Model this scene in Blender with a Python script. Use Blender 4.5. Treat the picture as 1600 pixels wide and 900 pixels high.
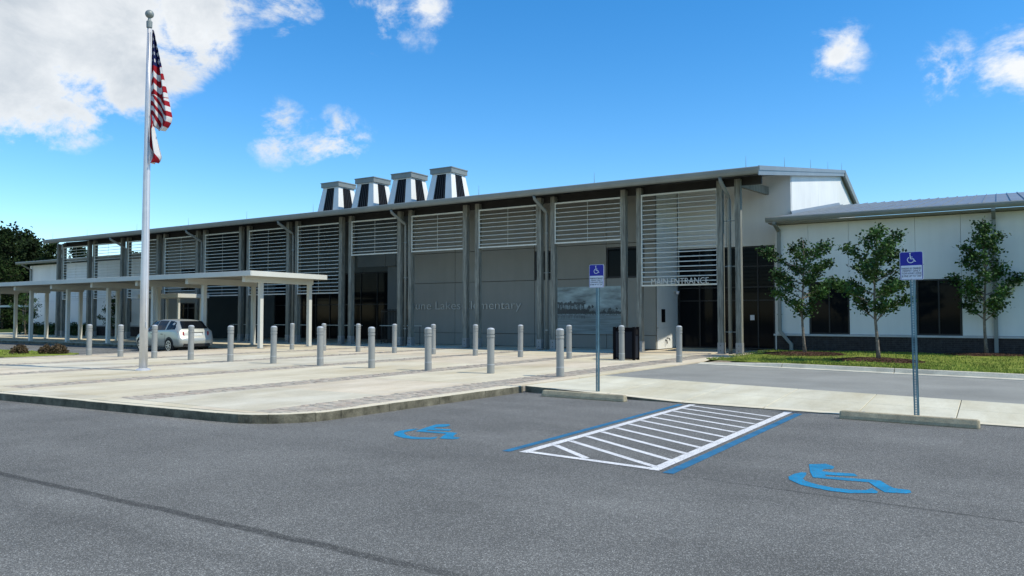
import bpy, math, random
from mathutils import Vector, Matrix, noise
R = math.radians
rnd = random.Random(7)
S = bpy.context.scene
for o in list(bpy.data.objects): bpy.data.objects.remove(o)
COL = S.collection

# ------------------------------------------------------------------ camera
cam = bpy.data.cameras.new('camera'); co = bpy.data.objects.new('camera', cam); COL.objects.link(co)
cam.sensor_width = 36; cam.lens = 27.0; cam.clip_end = 3000
co.location = (0, 0, 1.6); co.rotation_euler = (R(90 + 2.148), 0, R(32.4)); S.camera = co
S.render.resolution_x, S.render.resolution_y = 1024, 576
S.view_settings.view_transform = 'Standard'; S.view_settings.look = 'None'
S.view_settings.exposure = 0.6; S.view_settings.gamma = 1.0; S.view_settings.use_curve_mapping = False
# ------------------------------------------------------------------ sun
SUN_EL = R(52); SH = Vector((0.988, 0.155)).normalized()
sd = Vector((SH.x*math.cos(SUN_EL), SH.y*math.cos(SUN_EL), math.sin(SUN_EL)))
sl = bpy.data.lights.new('sun', 'SUN'); sl.energy = 3.0; sl.angle = R(0.55); sl.color = (1.0, 0.925, 0.79)
so = bpy.data.objects.new('sun', sl); COL.objects.link(so); so.location = (60, 10, 60)
so.rotation_euler = sd.to_track_quat('Z', 'Y').to_euler()
# ------------------------------------------------------------------ world: clear sky with scattered clouds
W = bpy.data.worlds.new('World'); S.world = W; W.use_nodes = True
nt = W.node_tree; N = nt.nodes; N.clear()
def nd(t, **k):
    n = N.new(t)
    for a, v in k.items(): setattr(n, a, v)
    return n
def lk(a, b): nt.links.new(a, b)
def mth(op, a, b=None, c=None, clamp=False):
    n = nd('ShaderNodeMath', operation=op, use_clamp=clamp)
    for i, v in enumerate((a, b, c)):
        if v is None: continue
        if isinstance(v, (int, float)): n.inputs[i].default_value = v
        else: lk(v, n.inputs[i])
    return n.outputs[0]
sky = nd('ShaderNodeTexSky'); sky.sky_type = 'NISHITA'; sky.sun_disc = False
sky.sun_elevation = SUN_EL; sky.sun_rotation = math.atan2(SH.x, SH.y)
sky.air_density = 1.0; sky.dust_density = 0.0; sky.ozone_density = 4.0; sky.altitude = 0
hs = nd('ShaderNodeHueSaturation'); hs.inputs['Hue'].default_value = 0.499; hs.inputs['Saturation'].default_value = 1.33; hs.inputs['Value'].default_value = 0.93
lk(sky.outputs[0], hs.inputs['Color'])
tc = nd('ShaderNodeTexCoord'); vec = tc.outputs['Generated']
nz = nd('ShaderNodeTexNoise'); nz.inputs['Scale'].default_value = 11.0; nz.inputs['Detail'].default_value = 9; nz.inputs['Roughness'].default_value = 0.64; nz.inputs['Distortion'].default_value = 0.25
mp = nd('ShaderNodeMapping'); mp.inputs['Scale'].default_value = (1, 1, 1.5); lk(vec, mp.inputs[0]); lk(mp.outputs[0], nz.inputs['Vector'])
nz2 = nd('ShaderNodeTexNoise'); nz2.inputs['Scale'].default_value = 4.0; nz2.inputs['Detail'].default_value = 5
mp2 = nd('ShaderNodeMapping'); mp2.inputs['Location'].default_value = (3.1, 1.7, 0.6); mp2.inputs['Scale'].default_value = (1, 1, 2.2); lk(vec, mp2.inputs[0]); lk(mp2.outputs[0], nz2.inputs['Vector'])
# cloud banks over the whole sky: (direction, radius, strength)
BANKS = [((-.87, .38, .335), .10, 1.7), ((-.83, .47, .32), .085, 1.6), ((-.885, .40, .262), .068, 1.5), ((-.862, .45, .245), .050, 1.2), ((-.79, .53, .34), .060, 1.2), ((-.82, .40, .42), .13, 1.7), ((-.93, .30, .32), .11, 1.6), ((-.745, .575, .375), .06, .62),
         ((-.625, .69, .372), .055, .62), ((-.585, .715, .375), .05, .55), ((-.737, .637, .222), .042, .74), ((-.716, .664, .208), .036, .66), ((-.692, .69, .212), .044, .78), ((-.71, .61, .365), .06, .6),
         ((-.155, .94, .305), .044, .56), ((-.04, .962, .270), .040, .58), ((.0, .965, .262), .036, .58), ((.03, .965, .268), .05, .64), ((.10, .95, .285), .06, .62),
         ((.55, .75, .36), .12, .9), ((.92, -.2, .34), .14, .9), ((.5, -.8, .3), .2, 1.0), ((-.1, -.93, .35), .16, .9),
         ((-.62, -.7, .33), .22, 1.0), ((-.95, -.15, .27), .16, .9), ((.2, .3, .93), .16, .7), ((-.4, -.3, .86), .18, .7), ((.45, -.35, .82), .14, .7)]
tot = None
for (d, r, s) in BANKS:
    dv = Vector(d).normalized()
    ds = nd('ShaderNodeVectorMath', operation='DISTANCE'); lk(vec, ds.inputs[0]); ds.inputs[1].default_value = dv
    v = mth('MULTIPLY_ADD', ds.outputs['Value'], -1.0/(r*1.5), 1.0, clamp=True)
    v = mth('MULTIPLY', mth('POWER', v, 0.8), s)
    tot = v if tot is None else mth('MAXIMUM', tot, v)
nn = mth('MULTIPLY', mth('SUBTRACT', nz.outputs[0], 0.5), 3.6)
dens = mth('SUBTRACT', mth('ADD', tot, mth('MULTIPLY', nn, mth('MULTIPLY', tot, 1.6, clamp=True))), 0.34)
mr = nd('ShaderNodeMapRange'); mr.interpolation_type = 'SMOOTHSTEP'; lk(dens, mr.inputs[0]); mr.inputs[1].default_value = 0.0; mr.inputs[2].default_value = 0.62
mask = mth('MULTIPLY', mr.outputs[0], 0.96)
cr = nd('ShaderNodeValToRGB'); lk(mth('ADD', mth('MULTIPLY', dens, 0.25), mth('MULTIPLY', nz2.outputs[0], 0.8)), cr.inputs[0])
cr.color_ramp.elements[0].position = 0.44; cr.color_ramp.elements[0].color = (4.6, 4.7, 4.75, 1)
cr.color_ramp.elements[1].position = 0.90; cr.color_ramp.elements[1].color = (2.5, 2.8, 3.1, 1)
mx = nd('ShaderNodeMix', data_type='RGBA'); lk(mask, mx.inputs['Factor']); lk(hs.outputs[0], mx.inputs['A']); lk(cr.outputs[0], mx.inputs['B'])
bg = nd('ShaderNodeBackground'); bg.inputs['Strength'].default_value = 0.14; lk(mx.outputs['Result'], bg.inputs['Color'])
wo = nd('ShaderNodeOutputWorld'); lk(bg.outputs[0], wo.inputs['Surface'])

# ------------------------------------------------------------------ materials
def M(name, col, rough=.65, metal=0., var=.12, vs=3., fine=0., fs=60., bump=0., bs=60., spec=.4, stretch=(1, 1, 1), tint=None, extra=None):
    """procedural material on world position: broad tone drift + fine grain + bump"""
    m = bpy.data.materials.new(name); m.use_nodes = True
    t = m.node_tree; n = t.nodes; b = n['Principled BSDF']
    b.inputs['Roughness'].default_value = rough; b.inputs['Metallic'].default_value = metal; b.inputs['Specular IOR Level'].default_value = spec
    g = n.new('ShaderNodeNewGeometry'); mp = n.new('ShaderNodeMapping'); mp.inputs['Scale'].default_value = stretch
    t.links.new(g.outputs['Position'], mp.inputs[0])
    a = n.new('ShaderNodeTexNoise'); a.inputs['Scale'].default_value = vs; a.inputs['Detail'].default_value = 6; a.inputs['Roughness'].default_value = .6
    t.links.new(mp.outputs[0], a.inputs['Vector'])
    r = n.new('ShaderNodeMapRange'); t.links.new(a.outputs[0], r.inputs[0]); r.inputs[1].default_value = .3; r.inputs[2].default_value = .7
    c2 = tint if tint else tuple(c*(1-var*1.6) for c in col)
    c1 = tuple(min(1, c*(1+var*.5)) for c in col)
    x = n.new('ShaderNodeMix'); x.data_type = 'RGBA'; x.inputs['A'].default_value = (*c2, 1); x.inputs['B'].default_value = (*c1, 1)
    t.links.new(r.outputs[0], x.inputs['Factor']); out = x.outputs['Result']
    if fine:
        f = n.new('ShaderNodeTexNoise'); f.inputs['Scale'].default_value = fs; f.inputs['Detail'].default_value = 3
        t.links.new(mp.outputs[0], f.inputs['Vector'])
        fr = n.new('ShaderNodeMapRange'); t.links.new(f.outputs[0], fr.inputs[0]); fr.inputs[1].default_value = .3; fr.inputs[2].default_value = .7
        fr.inputs[3].default_value = 1-fine; fr.inputs[4].default_value = 1+fine
        y = n.new('ShaderNodeVectorMath'); y.operation = 'SCALE'; t.links.new(out, y.inputs[0]); t.links.new(fr.outputs[0], y.inputs['Scale']); out = y.outputs[0]
    if extra: out = extra(t, n, out, g)
    t.links.new(out, b.inputs['Base Color'])
    if bump:
        f2 = n.new('ShaderNodeTexNoise'); f2.inputs['Scale'].default_value = bs; f2.inputs['Detail'].default_value = 4; t.links.new(mp.outputs[0], f2.inputs['Vector'])
        bp = n.new('ShaderNodeBump'); bp.inputs['Strength'].default_value = bump; bp.inputs['Distance'].default_value = .02
        t.links.new(f2.outputs[0], bp.inputs['Height']); t.links.new(bp.outputs[0], b.inputs['Normal'])
    return m

def asphalt_extra(t, n, out, g):
    """light stone specks, worn patches, two paving joints and hairline cracks"""
    L = t.links.new
    def mt(op, a, b=None, cl=False):
        q = n.new('ShaderNodeMath'); q.operation = op; q.use_clamp = cl
        for i, v in enumerate((a, b)):
            if v is None: continue
            if isinstance(v, (int, float)): q.inputs[i].default_value = v
            else: L(v, q.inputs[i])
        return q.outputs[0]
    def mul(c, f):
        y = n.new('ShaderNodeVectorMath'); y.operation = 'SCALE'; L(c, y.inputs[0]); L(f, y.inputs['Scale']); return y.outputs[0]
    v = n.new('ShaderNodeTexVoronoi'); v.inputs['Scale'].default_value = 125; L(g.outputs['Position'], v.inputs['Vector'])
    sp = n.new('ShaderNodeSeparateColor'); L(v.outputs['Color'], sp.inputs[0])
    out = mul(out, mt('ADD', mt('MULTIPLY', mt('POWER', sp.outputs[0], 4.0), 1.5), 0.74))
    xyz = n.new('ShaderNodeSeparateXYZ'); L(g.outputs['Position'], xyz.inputs[0])
    w = n.new('ShaderNodeTexNoise'); w.inputs['Scale'].default_value = 1.3; w.inputs['Detail'].default_value = 6; L(g.outputs['Position'], w.inputs['Vector'])
    wob = mt('MULTIPLY', mt('SUBTRACT', w.outputs[0], .5), .10)
    n2 = n.new('ShaderNodeTexNoise'); n2.inputs['Scale'].default_value = 9; n2.inputs['Detail'].default_value = 5; L(g.outputs['Position'], n2.inputs['Vector'])
    for y0, wd, dk, sl in ((3.88, .062, .46, 0.0), (7.25, .035, .45, -.09), (3.45, .30, .16, 0.02)):
        yy = mt('SUBTRACT', mt('ADD', xyz.outputs[1], wob), mt('ADD', mt('MULTIPLY', xyz.outputs[0], sl), y0))
        k = mt('SUBTRACT', 1.0, mt('DIVIDE', mt('ABSOLUTE', yy), wd), True)
        if y0 == 3.88: k = mt('MULTIPLY', k, 2.2, True)
        k = mt('MULTIPLY', mt('MULTIPLY', k, dk*1.5), mt('ADD', n2.outputs[0], .2), True)
        if y0 < 4: k = mt('MULTIPLY', k, mt('MULTIPLY', mt('SUBTRACT', -1.6, xyz.outputs[0]), .45, True))
        if y0 > 7: k = mt('MULTIPLY', k, mt('MULTIPLY', mt('ADD', xyz.outputs[0], 3.4), .6, True))
        out = mul(out, mt('SUBTRACT', 1.0, k))
    # oil drips and old patches
    ov = n.new('ShaderNodeTexVoronoi'); ov.inputs['Scale'].default_value = .55; L(g.outputs['Position'], ov.inputs['Vector'])
    od = mt('ADD', ov.outputs['Distance'], mt('MULTIPLY', mt('SUBTRACT', n2.outputs[0], .5), .5))
    osp = n.new('ShaderNodeSeparateColor'); L(ov.outputs['Color'], osp.inputs[0])
    ok_ = mt('MULTIPLY', mt('SUBTRACT', 1.0, mt('DIVIDE', od, .30), True), mt('MULTIPLY', mt('GREATER_THAN', osp.outputs[1], .55), .30))
    out = mul(out, mt('SUBTRACT', 1.0, ok_, True))
    pn = n.new('ShaderNodeTexNoise'); pn.inputs['Scale'].default_value = .22; pn.inputs['Detail'].default_value = 9; pn.inputs['Roughness'].default_value = .7; L(g.outputs['Position'], pn.inputs['Vector'])
    out = mul(out, mt('ADD', mt('MULTIPLY', pn.outputs[0], .6), .70))
    # faint swept bands along the driving direction
    st = n.new('ShaderNodeTexNoise'); st.inputs['Scale'].default_value = 1.0; st.inputs['Detail'].default_value = 4
    ms = n.new('ShaderNodeMapping'); ms.inputs['Scale'].default_value = (.12, 1.1, 1); L(g.outputs['Position'], ms.inputs[0]); L(ms.outputs[0], st.inputs['Vector'])
    out = mul(out, mt('ADD', mt('MULTIPLY', st.outputs[0], .42), .79))
    return out
def paint_extra(t, n, out, g):
    f = n.new('ShaderNodeTexNoise'); f.inputs['Scale'].default_value = 55; f.inputs['Detail'].default_value = 5; t.links.new(g.outputs['Position'], f.inputs['Vector'])
    r = n.new('ShaderNodeMapRange'); t.links.new(f.outputs[0], r.inputs[0]); r.inputs[1].default_value = .55; r.inputs[2].default_value = .70
    x = n.new('ShaderNodeMix'); x.data_type = 'RGBA'; t.links.new(r.outputs[0], x.inputs['Factor']); t.links.new(out, x.inputs['A']); x.inputs['B'].default_value = (.12, .125, .13, 1)
    return x.outputs['Result']
def stain_extra(t, n, out, g):
    """grimy blotches and streaks of old concrete"""
    f = n.new('ShaderNodeTexNoise'); f.inputs['Scale'].default_value = .45; f.inputs['Detail'].default_value = 8; f.inputs['Roughness'].default_value = .68
    ms = n.new('ShaderNodeMapping'); ms.inputs['Scale'].default_value = (1.6, .5, 1); t.links.new(g.outputs['Position'], ms.inputs[0]); t.links.new(ms.outputs[0], f.inputs['Vector'])
    r = n.new('ShaderNodeMapRange'); t.links.new(f.outputs[0], r.inputs[0]); r.inputs[1].default_value = .42; r.inputs[2].default_value = .66
    x = n.new('ShaderNodeMix'); x.data_type = 'RGBA'; t.links.new(r.outputs[0], x.inputs['Factor']); t.links.new(out, x.inputs['A'])
    q = n.new('ShaderNodeVectorMath'); q.operation = 'MULTIPLY'; t.links.new(out, q.inputs[0]); q.inputs[1].default_value = (.80, .76, .68); t.links.new(q.outputs[0], x.inputs['B'])
    return x.outputs['Result']
def streak_extra(t, n, out, g):
    f = n.new('ShaderNodeTexNoise'); f.inputs['Scale'].default_value = 2.2; f.inputs['Detail'].default_value = 7
    ms = n.new('ShaderNodeMapping'); ms.inputs['Scale'].default_value = (1.6, 1.6, .14); t.links.new(g.outputs['Position'], ms.inputs[0]); t.links.new(ms.outputs[0], f.inputs['Vector'])
    r = n.new('ShaderNodeMapRange'); t.links.new(f.outputs[0], r.inputs[0]); r.inputs[1].default_value = .4; r.inputs[2].default_value = .75; r.inputs[3].default_value = 1.0; r.inputs[4].default_value = .95
    y = n.new('ShaderNodeVectorMath'); y.operation = 'SCALE'; t.links.new(out, y.inputs[0]); t.links.new(r.outputs[0], y.inputs['Scale']); return y.outputs[0]

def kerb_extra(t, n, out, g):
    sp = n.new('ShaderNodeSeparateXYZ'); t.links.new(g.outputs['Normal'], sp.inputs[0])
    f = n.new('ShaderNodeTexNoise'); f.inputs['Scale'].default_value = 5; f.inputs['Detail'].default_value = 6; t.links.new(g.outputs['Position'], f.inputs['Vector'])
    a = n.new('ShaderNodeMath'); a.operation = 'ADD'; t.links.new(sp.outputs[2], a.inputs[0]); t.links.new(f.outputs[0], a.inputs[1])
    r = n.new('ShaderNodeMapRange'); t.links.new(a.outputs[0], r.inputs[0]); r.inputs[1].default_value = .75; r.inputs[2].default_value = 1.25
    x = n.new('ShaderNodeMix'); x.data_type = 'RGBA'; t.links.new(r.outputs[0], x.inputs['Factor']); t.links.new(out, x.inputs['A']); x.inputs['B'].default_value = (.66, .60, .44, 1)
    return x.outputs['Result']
MT = {}
MT['asphalt'] = M('asphalt', (.166, .166, .150), .9, var=.14, vs=.6, fine=.6, fs=135, bump=.5, bs=140, spec=.25, extra=asphalt_extra)
MT['road'] = M('road_asphalt', (.285, .287, .252), .9, var=.14, vs=.5, fine=.25, fs=120, bump=.4, bs=120, spec=.25)
MT['ground'] = M('terrain_grass', (.055, .085, .022), .95, var=.4, vs=.3, fine=.4, fs=20, bump=.6, bs=25, spec=.1)
MT['concrete'] = M('plaza_concrete', (.67, .61, .445), .85, var=.10, vs=.7, fine=.07, fs=45, bump=.15, bs=60, spec=.25, extra=stain_extra)
MT['concrete_b'] = M('plaza_concrete_warm', (.67, .59, .44), .85, var=.12, vs=.6, fine=.07, fs=45, bump=.15, bs=60, spec=.25, extra=stain_extra)
MT['concrete_c'] = M('plaza_concrete_cool', (.64, .60, .465), .85, var=.12, vs=.8, fine=.07, fs=45, bump=.15, bs=60, spec=.25, extra=stain_extra)
MT['walkconc'] = M('walk_concrete', (.66, .63, .48), .85, var=.10, vs=.9, fine=.07, fs=45, bump=.15, bs=60, spec=.25, extra=stain_extra)
MT['sand'] = M('joint_sand', (.36, .33, .27), .95, var=.2, vs=5)
MT['joint'] = M('joint_filler', (.13, .125, .11), .95, var=.2, vs=5)
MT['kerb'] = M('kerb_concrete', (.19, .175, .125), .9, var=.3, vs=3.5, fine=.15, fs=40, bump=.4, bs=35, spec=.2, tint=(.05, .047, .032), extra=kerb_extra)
MT['kerbwhite'] = M('lawn_kerb_concrete', (.60, .57, .45), .9, var=.2, vs=2, fine=.1, fs=40, bump=.3, bs=35, spec=.2)
MT['stop'] = M('wheel_stop_concrete', (.43, .375, .25), .9, var=.22, vs=5, fine=.14, fs=60, bump=.4, bs=50, spec=.2)
PAV = [M('paver_grey', (.46, .415, .33), .9, var=.2, vs=6, fine=.1, spec=.2), M('paver_tan', (.51, .45, .35), .9, var=.2, vs=6, fine=.1, spec=.2), M('paver_rose', (.46, .385, .30), .9, var=.2, vs=6, fine=.1, spec=.2)]
MT['white_paint'] = M('white_line_paint', (.74, .74, .71), .75, var=.12, vs=3, extra=paint_extra)
MT['blue_paint'] = M('blue_symbol_paint', (.006, .235, .43), .7, var=.2, vs=4, fine=.15, fs=50, extra=paint_extra)
MT['blue_line'] = M('blue_line_paint', (.018, .165, .31), .75, var=.25, vs=4, extra=paint_extra)
MT['grass'] = M('lawn_grass', (.20, .24, .040), .95, var=.35, vs=.9, fine=.35, fs=40, bump=.8, bs=40, spec=.1, tint=(.13, .15, .030))
MT['blade'] = M('grass_blade', (.24, .31, .050), .8, var=.4, vs=2, spec=.2)
MT['mulch'] = M('bark_mulch', (.10, .055, .035), .95, var=.4, vs=14, fine=.4, fs=40, bump=1.0, bs=30, spec=.1)
MT['post'] = M('weathered_timber', (.255, .26, .22), .85, var=.38, vs=3, fine=.34, fs=9, bump=.35, bs=10, spec=.2, stretch=(7, 7, .35))
MT['shoe'] = M('post_shoe_steel', (.30, .31, .30), .6, metal=.3, var=.15, vs=3)
MT['galv'] = M('louver_aluminium', (.64, .65, .58), .5, metal=.15, var=.08, vs=3)
MT['gutter'] = M('gutter_metal', (.235, .26, .245), .5, metal=.2, var=.1, vs=1.2)
MT['roof'] = M('metal_roofing', (.25, .275, .285), .45, metal=.35, var=.1, vs=.6)
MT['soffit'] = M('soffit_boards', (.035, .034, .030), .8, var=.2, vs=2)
MT['white'] = M('white_wall_panel', (.745, .765, .735), .6, var=.05, vs=.5, spec=.3, extra=streak_extra)
MT['grey'] = M('grey_wall_panel', (.245, .25, .222), .6, var=.06, vs=.5, spec=.3, extra=streak_extra)
MT['shaded_grey'] = M('shaded_wall_panel', (.095, .115, .118), .6, var=.08, vs=.6, spec=.3)  # wall grey darkened: shade of the porch recess is put into this colour
MT['brick'] = M('dark_brick', (.055, .050, .050), .8, var=.35, vs=6, fine=.2, spec=.2)
MT['mortar'] = M('dark_mortar', (.085, .082, .080), .95, var=.2, vs=8)
MT['sill'] = M('cast_sill', (.52, .53, .52), .7, var=.1, vs=2)
MT['frame'] = M('dark_bronze_frame', (.030, .032, .034), .45, metal=.4, var=.1, vs=3)
MT['inside'] = M('dark_interior', (.012, .012, .013), .9, var=.2, vs=2, spec=.1)
MT['bollard'] = M('bollard_paint', (.27, .28, .265), .42, var=.06, vs=5)
MT['bollband'] = M('bollard_band', (.42, .45, .46), .45, var=.05, vs=5)
MT['alu'] = M('satin_aluminium', (.66, .66, .66), .42, metal=.45, var=.06, vs=4)
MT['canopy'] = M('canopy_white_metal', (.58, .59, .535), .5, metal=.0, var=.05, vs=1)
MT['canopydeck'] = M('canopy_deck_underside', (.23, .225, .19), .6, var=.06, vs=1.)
MT['signblue'] = M('sign_blue', (.008, .012, .30), .4, var=.04, vs=5)
MT['signwhite'] = M('sign_white', (.74, .76, .80), .45, var=.04, vs=8)
MT['signink'] = M('sign_ink', (.01, .014, .05), .5, var=.1, vs=8)
MT['signpost'] = M('galvanised_post', (.13, .235, .28), .45, metal=.35, var=.2, vs=6)
MT['letter'] = M('brushed_letter', (.48, .49, .46), .45, metal=.3, var=.05, vs=6)
MT['letter_bright'] = M('entrance_letter', (.60, .61, .57), .4, metal=.1, var=.05, vs=6)
MT['binblack'] = M('bin_black', (.004, .004, .006), .7, var=.1, vs=5, spec=.1)
MT['binpanel'] = M('bin_panel', (.013, .017, .026), .5, var=.1, vs=5, spec=.15)
MT['bark'] = M('young_bark', (.23, .195, .15), .9, var=.4, vs=12, fine=.25, fs=30, bump=.6, bs=30)
MT['pinebark'] = M('pine_bark', (.10, .075, .055), .95, var=.4, vs=6, bump=.6, bs=12)
MT['leaf'] = M('oak_leaf', (.055, .125, .026), .6, var=.6, vs=2.2, fine=.35, fs=11, spec=.22)
MT['needle'] = M('pine_needles', (.020, .038, .010), .8, var=.5, vs=.5, fine=.3, fs=4, spec=.15)
MT['broad'] = M('woodland_leaves', (.024, .046, .010), .8, var=.5, vs=.4, fine=.3, fs=4, spec=.15)
MT['shrub'] = M('russet_shrub_leaves', (.12, .085, .045), .8, var=.5, vs=9, fine=.3, fs=30, spec=.2)
MT['hedge'] = M('hedge_leaves', (.05, .095, .022), .7, var=.5, vs=3, fine=.3, fs=12, spec=.2)
MT['carpaint'] = M('silver_car_paint', (.40, .415, .37), .3, metal=.35, var=.02, vs=2, spec=.6)
MT['carglass'] = M('tinted_car_glass', (.006, .008, .010), .08, var=.1, vs=2, spec=.18)
MT['tyre'] = M('tyre_rubber', (.014, .014, .014), .85, var=.2, vs=8, spec=.2)
MT['rim'] = M('alloy_rim', (.58, .58, .58), .3, metal=.8, var=.05, vs=8)
MT['carblack'] = M('black_trim', (.012, .012, .012), .6, var=.1, vs=8)
MT['tail'] = M('red_tail_lamp', (.28, .008, .012), .2, var=.1, vs=8, spec=.6)
MT['plate'] = M('licence_plate', (.70, .72, .68), .5, var=.1, vs=20)
def glass_mat():
    m = bpy.data.materials.new('dark_window_glass'); m.use_nodes = True
    t = m.node_tree; n = t.nodes; b = n['Principled BSDF']
    b.inputs['Base Color'].default_value = (.006, .008, .010, 1); b.inputs['Roughness'].default_value = .06; b.inputs['Specular IOR Level'].default_value = .06
    g = n.new('ShaderNodeNewGeometry'); f = n.new('ShaderNodeTexNoise'); f.inputs['Scale'].default_value = .7; t.links.new(g.outputs['Position'], f.inputs['Vector'])
    bp = n.new('ShaderNodeBump'); bp.inputs['Strength'].default_value = .06; bp.inputs['Distance'].default_value = .05
    t.links.new(f.outputs[0], bp.inputs['Height']); t.links.new(bp.outputs[0], b.inputs['Normal'])
    return m
MT['glass'] = glass_mat()

# ------------------------------------------------------------------ mesh helpers
class B:
    """collects faces; coordinates are final (world or local)"""
    def __init__(s): s.v = []; s.f = []
    def box(s, x0, x1, y0, y1, z0, z1):
        i = len(s.v); s.v += [(x0,y0,z0),(x1,y0,z0),(x1,y1,z0),(x0,y1,z0),(x0,y0,z1),(x1,y0,z1),(x1,y1,z1),(x0,y1,z1)]
        s.f += [(i,i+3,i+2,i+1),(i+4,i+5,i+6,i+7),(i,i+1,i+5,i+4),(i+1,i+2,i+6,i+5),(i+2,i+3,i+7,i+6),(i+3,i,i+4,i+7)]; return s
    def hexa(s, p):
        i = len(s.v); s.v += [tuple(q) for q in p]
        s.f += [(i,i+3,i+2,i+1),(i+4,i+5,i+6,i+7),(i,i+1,i+5,i+4),(i+1,i+2,i+6,i+5),(i+2,i+3,i+7,i+6),(i+3,i,i+4,i+7)]; return s
    def prism(s, poly, z0, z1):
        """vertical prism over a polygon (counter-clockwise) of (x,y); z1 may be a function"""
        n = len(poly); i = len(s.v); zf = z1 if callable(z1) else (lambda x, y: z1)
        s.v += [(x, y, z0) for x, y in poly] + [(x, y, zf(x, y)) for x, y in poly]
        s.f.append(tuple(i+k for k in range(n-1, -1, -1))); s.f.append(tuple(i+n+k for k in range(n)))
        for k in range(n): s.f.append((i+k, i+(k+1) % n, i+n+(k+1) % n, i+n+k))
        return s
    def bar(s, a, b, w, h, up=(0, 0, 1)):
        """rectangular bar from a to b, w across, h along up"""
        a, b = Vector(a), Vector(b); d = (b-a).normalized(); u = Vector(up); x = d.cross(u).normalized()*w/2; u = x.cross(d).normalized()*h/2
        return s.hexa([a-x-u, a+x-u, b+x-u, b-x-u, a-x+u, a+x+u, b+x+u, b-x+u])
    def tube(s, pts, rad, n=10, cap=True):
        rings = []; pts = [Vector(p) for p in pts]
        if not isinstance(rad, (list, tuple)): rad = [rad]*len(pts)
        for k, p in enumerate(pts):
            d = (pts[min(k+1, len(pts)-1)]-pts[max(k-1, 0)]).normalized()
            u = Vector((0, 0, 1)) if abs(d.z) < .95 else Vector((1, 0, 0)); x = d.cross(u).normalized(); y = x.cross(d)
            i = len(s.v)
            for j in range(n):
                a = 2*math.pi*j/n; s.v.append(tuple(p + x*math.cos(a)*rad[k] + y*math.sin(a)*rad[k]))
            rings.append(i)
        for a, b in zip(rings, rings[1:]):
            for j in range(n): s.f.append((a+j, b+j, b+(j+1) % n, a+(j+1) % n))
        if cap: s.f.append(tuple(rings[0]+j for j in range(n))); s.f.append(tuple(rings[-1]+j for j in range(n-1, -1, -1)))
        return s
    def lathe(s, prof, n=20, c=(0, 0, 0)):
        rings = []
        for r, z in prof:
            i = len(s.v)
            for j in range(n):
                a = 2*math.pi*j/n; s.v.append((c[0]+r*math.cos(a), c[1]+r*math.sin(a), c[2]+z))
            rings.append(i)
        for a, b in zip(rings, rings[1:]):
            for j in range(n): s.f.append((a+j, a+(j+1) % n, b+(j+1) % n, b+j))
        s.f.append(tuple(rings[0]+j for j in range(n-1, -1, -1))); s.f.append(tuple(rings[-1]+j for j in range(n)))
        return s
    def disc_y(s, c, r, w, n=20):
        """cylinder with its axis along y"""
        return s.tube([(c[0], c[1]-w/2, c[2]), (c[0], c[1]+w/2, c[2])], r, n)
    def face(s, pts):
        i = len(s.v); s.v += [tuple(p) for p in pts]; s.f.append(tuple(range(i, i+len(pts)))); return s
def mesh(name, b, mat, smooth=False, off=(0, 0, 0)):
    me = bpy.data.meshes.new(name)
    me.from_pydata([(x-off[0], y-off[1], z-off[2]) for x, y, z in b.v], [], b.f)
    if isinstance(mat, str): mat = MT[mat]
    me.materials.append(mat)
    if smooth: me.polygons.foreach_set('use_smooth', [True]*len(me.polygons))
    me.update(); return me
def tag(o, label=None, cat=None, group=None, kind=None):
    if label: o['label'] = label
    if cat: o['category'] = cat
    if group: o['group'] = group
    if kind: o['kind'] = kind
    return o
def root_of(o):
    while o.parent: o = o.parent
    return o
def wloc(o):
    v = Vector((0, 0, 0))
    while o: v += o.location; o = o.parent
    return v
def O(name, b, mat, parent=None, smooth=False, bevel=0, kind=None, origin=None):
    """one mesh object; b is in world coordinates, stored relative to its parent (or to origin)"""
    off = wloc(parent) if parent else Vector(origin or (0, 0, 0))
    o = bpy.data.objects.new(name, mesh(name, b, mat, smooth, off)); COL.objects.link(o)
    if parent: o.parent = parent
    elif origin: o.location = origin
    if bevel:
        m = o.modifiers.new('bevel', 'BEVEL'); m.width = bevel; m.segments = 2; m.limit_method = 'ANGLE'; m.angle_limit = R(40)
    if kind: o['kind'] = kind
    return o
def I(name, me, parent, loc, rotz=0, scale=None):
    """another object on shared mesh data; loc is in the parent's frame"""
    o = bpy.data.objects.new(name, me); COL.objects.link(o); o.parent = parent; o.location = loc; o.rotation_euler.z = rotz
    if scale: o.scale = scale
    return o
def E(name, loc, label, cat, group=None, rotz=0):
    o = bpy.data.objects.new(name, None); COL.objects.link(o); o.location = loc; o.rotation_euler.z = rotz; o.empty_display_size = .3
    return tag(o, label, cat, group)
def copy_tree(o, parent=None):
    c = o.copy(); COL.objects.link(c); c.parent = parent
    for ch in list(o.children): copy_tree(ch, c)
    return c
def clip(poly, conv):
    """clip a polygon by a convex counter-clockwise one"""
    for k in range(len(conv)):
        a, b = conv[k], conv[(k+1) % len(conv)]; out = []
        sd = lambda p: (b[0]-a[0])*(p[1]-a[1])-(b[1]-a[1])*(p[0]-a[0])
        for i in range(len(poly)):
            p, q = poly[i], poly[(i+1) % len(poly)]; sp, sq = sd(p), sd(q)
            if sp >= 0: out.append(p)
            if (sp >= 0) != (sq >= 0):
                t = sp/(sp-sq); out.append((p[0]+(q[0]-p[0])*t, p[1]+(q[1]-p[1])*t))
        poly = out
        if len(poly) < 3: return []
    r = []
    for p in poly:
        if not r or math.hypot(p[0]-r[-1][0], p[1]-r[-1][1]) > 1e-4: r.append(p)
    return r if len(r) > 2 else []
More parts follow.
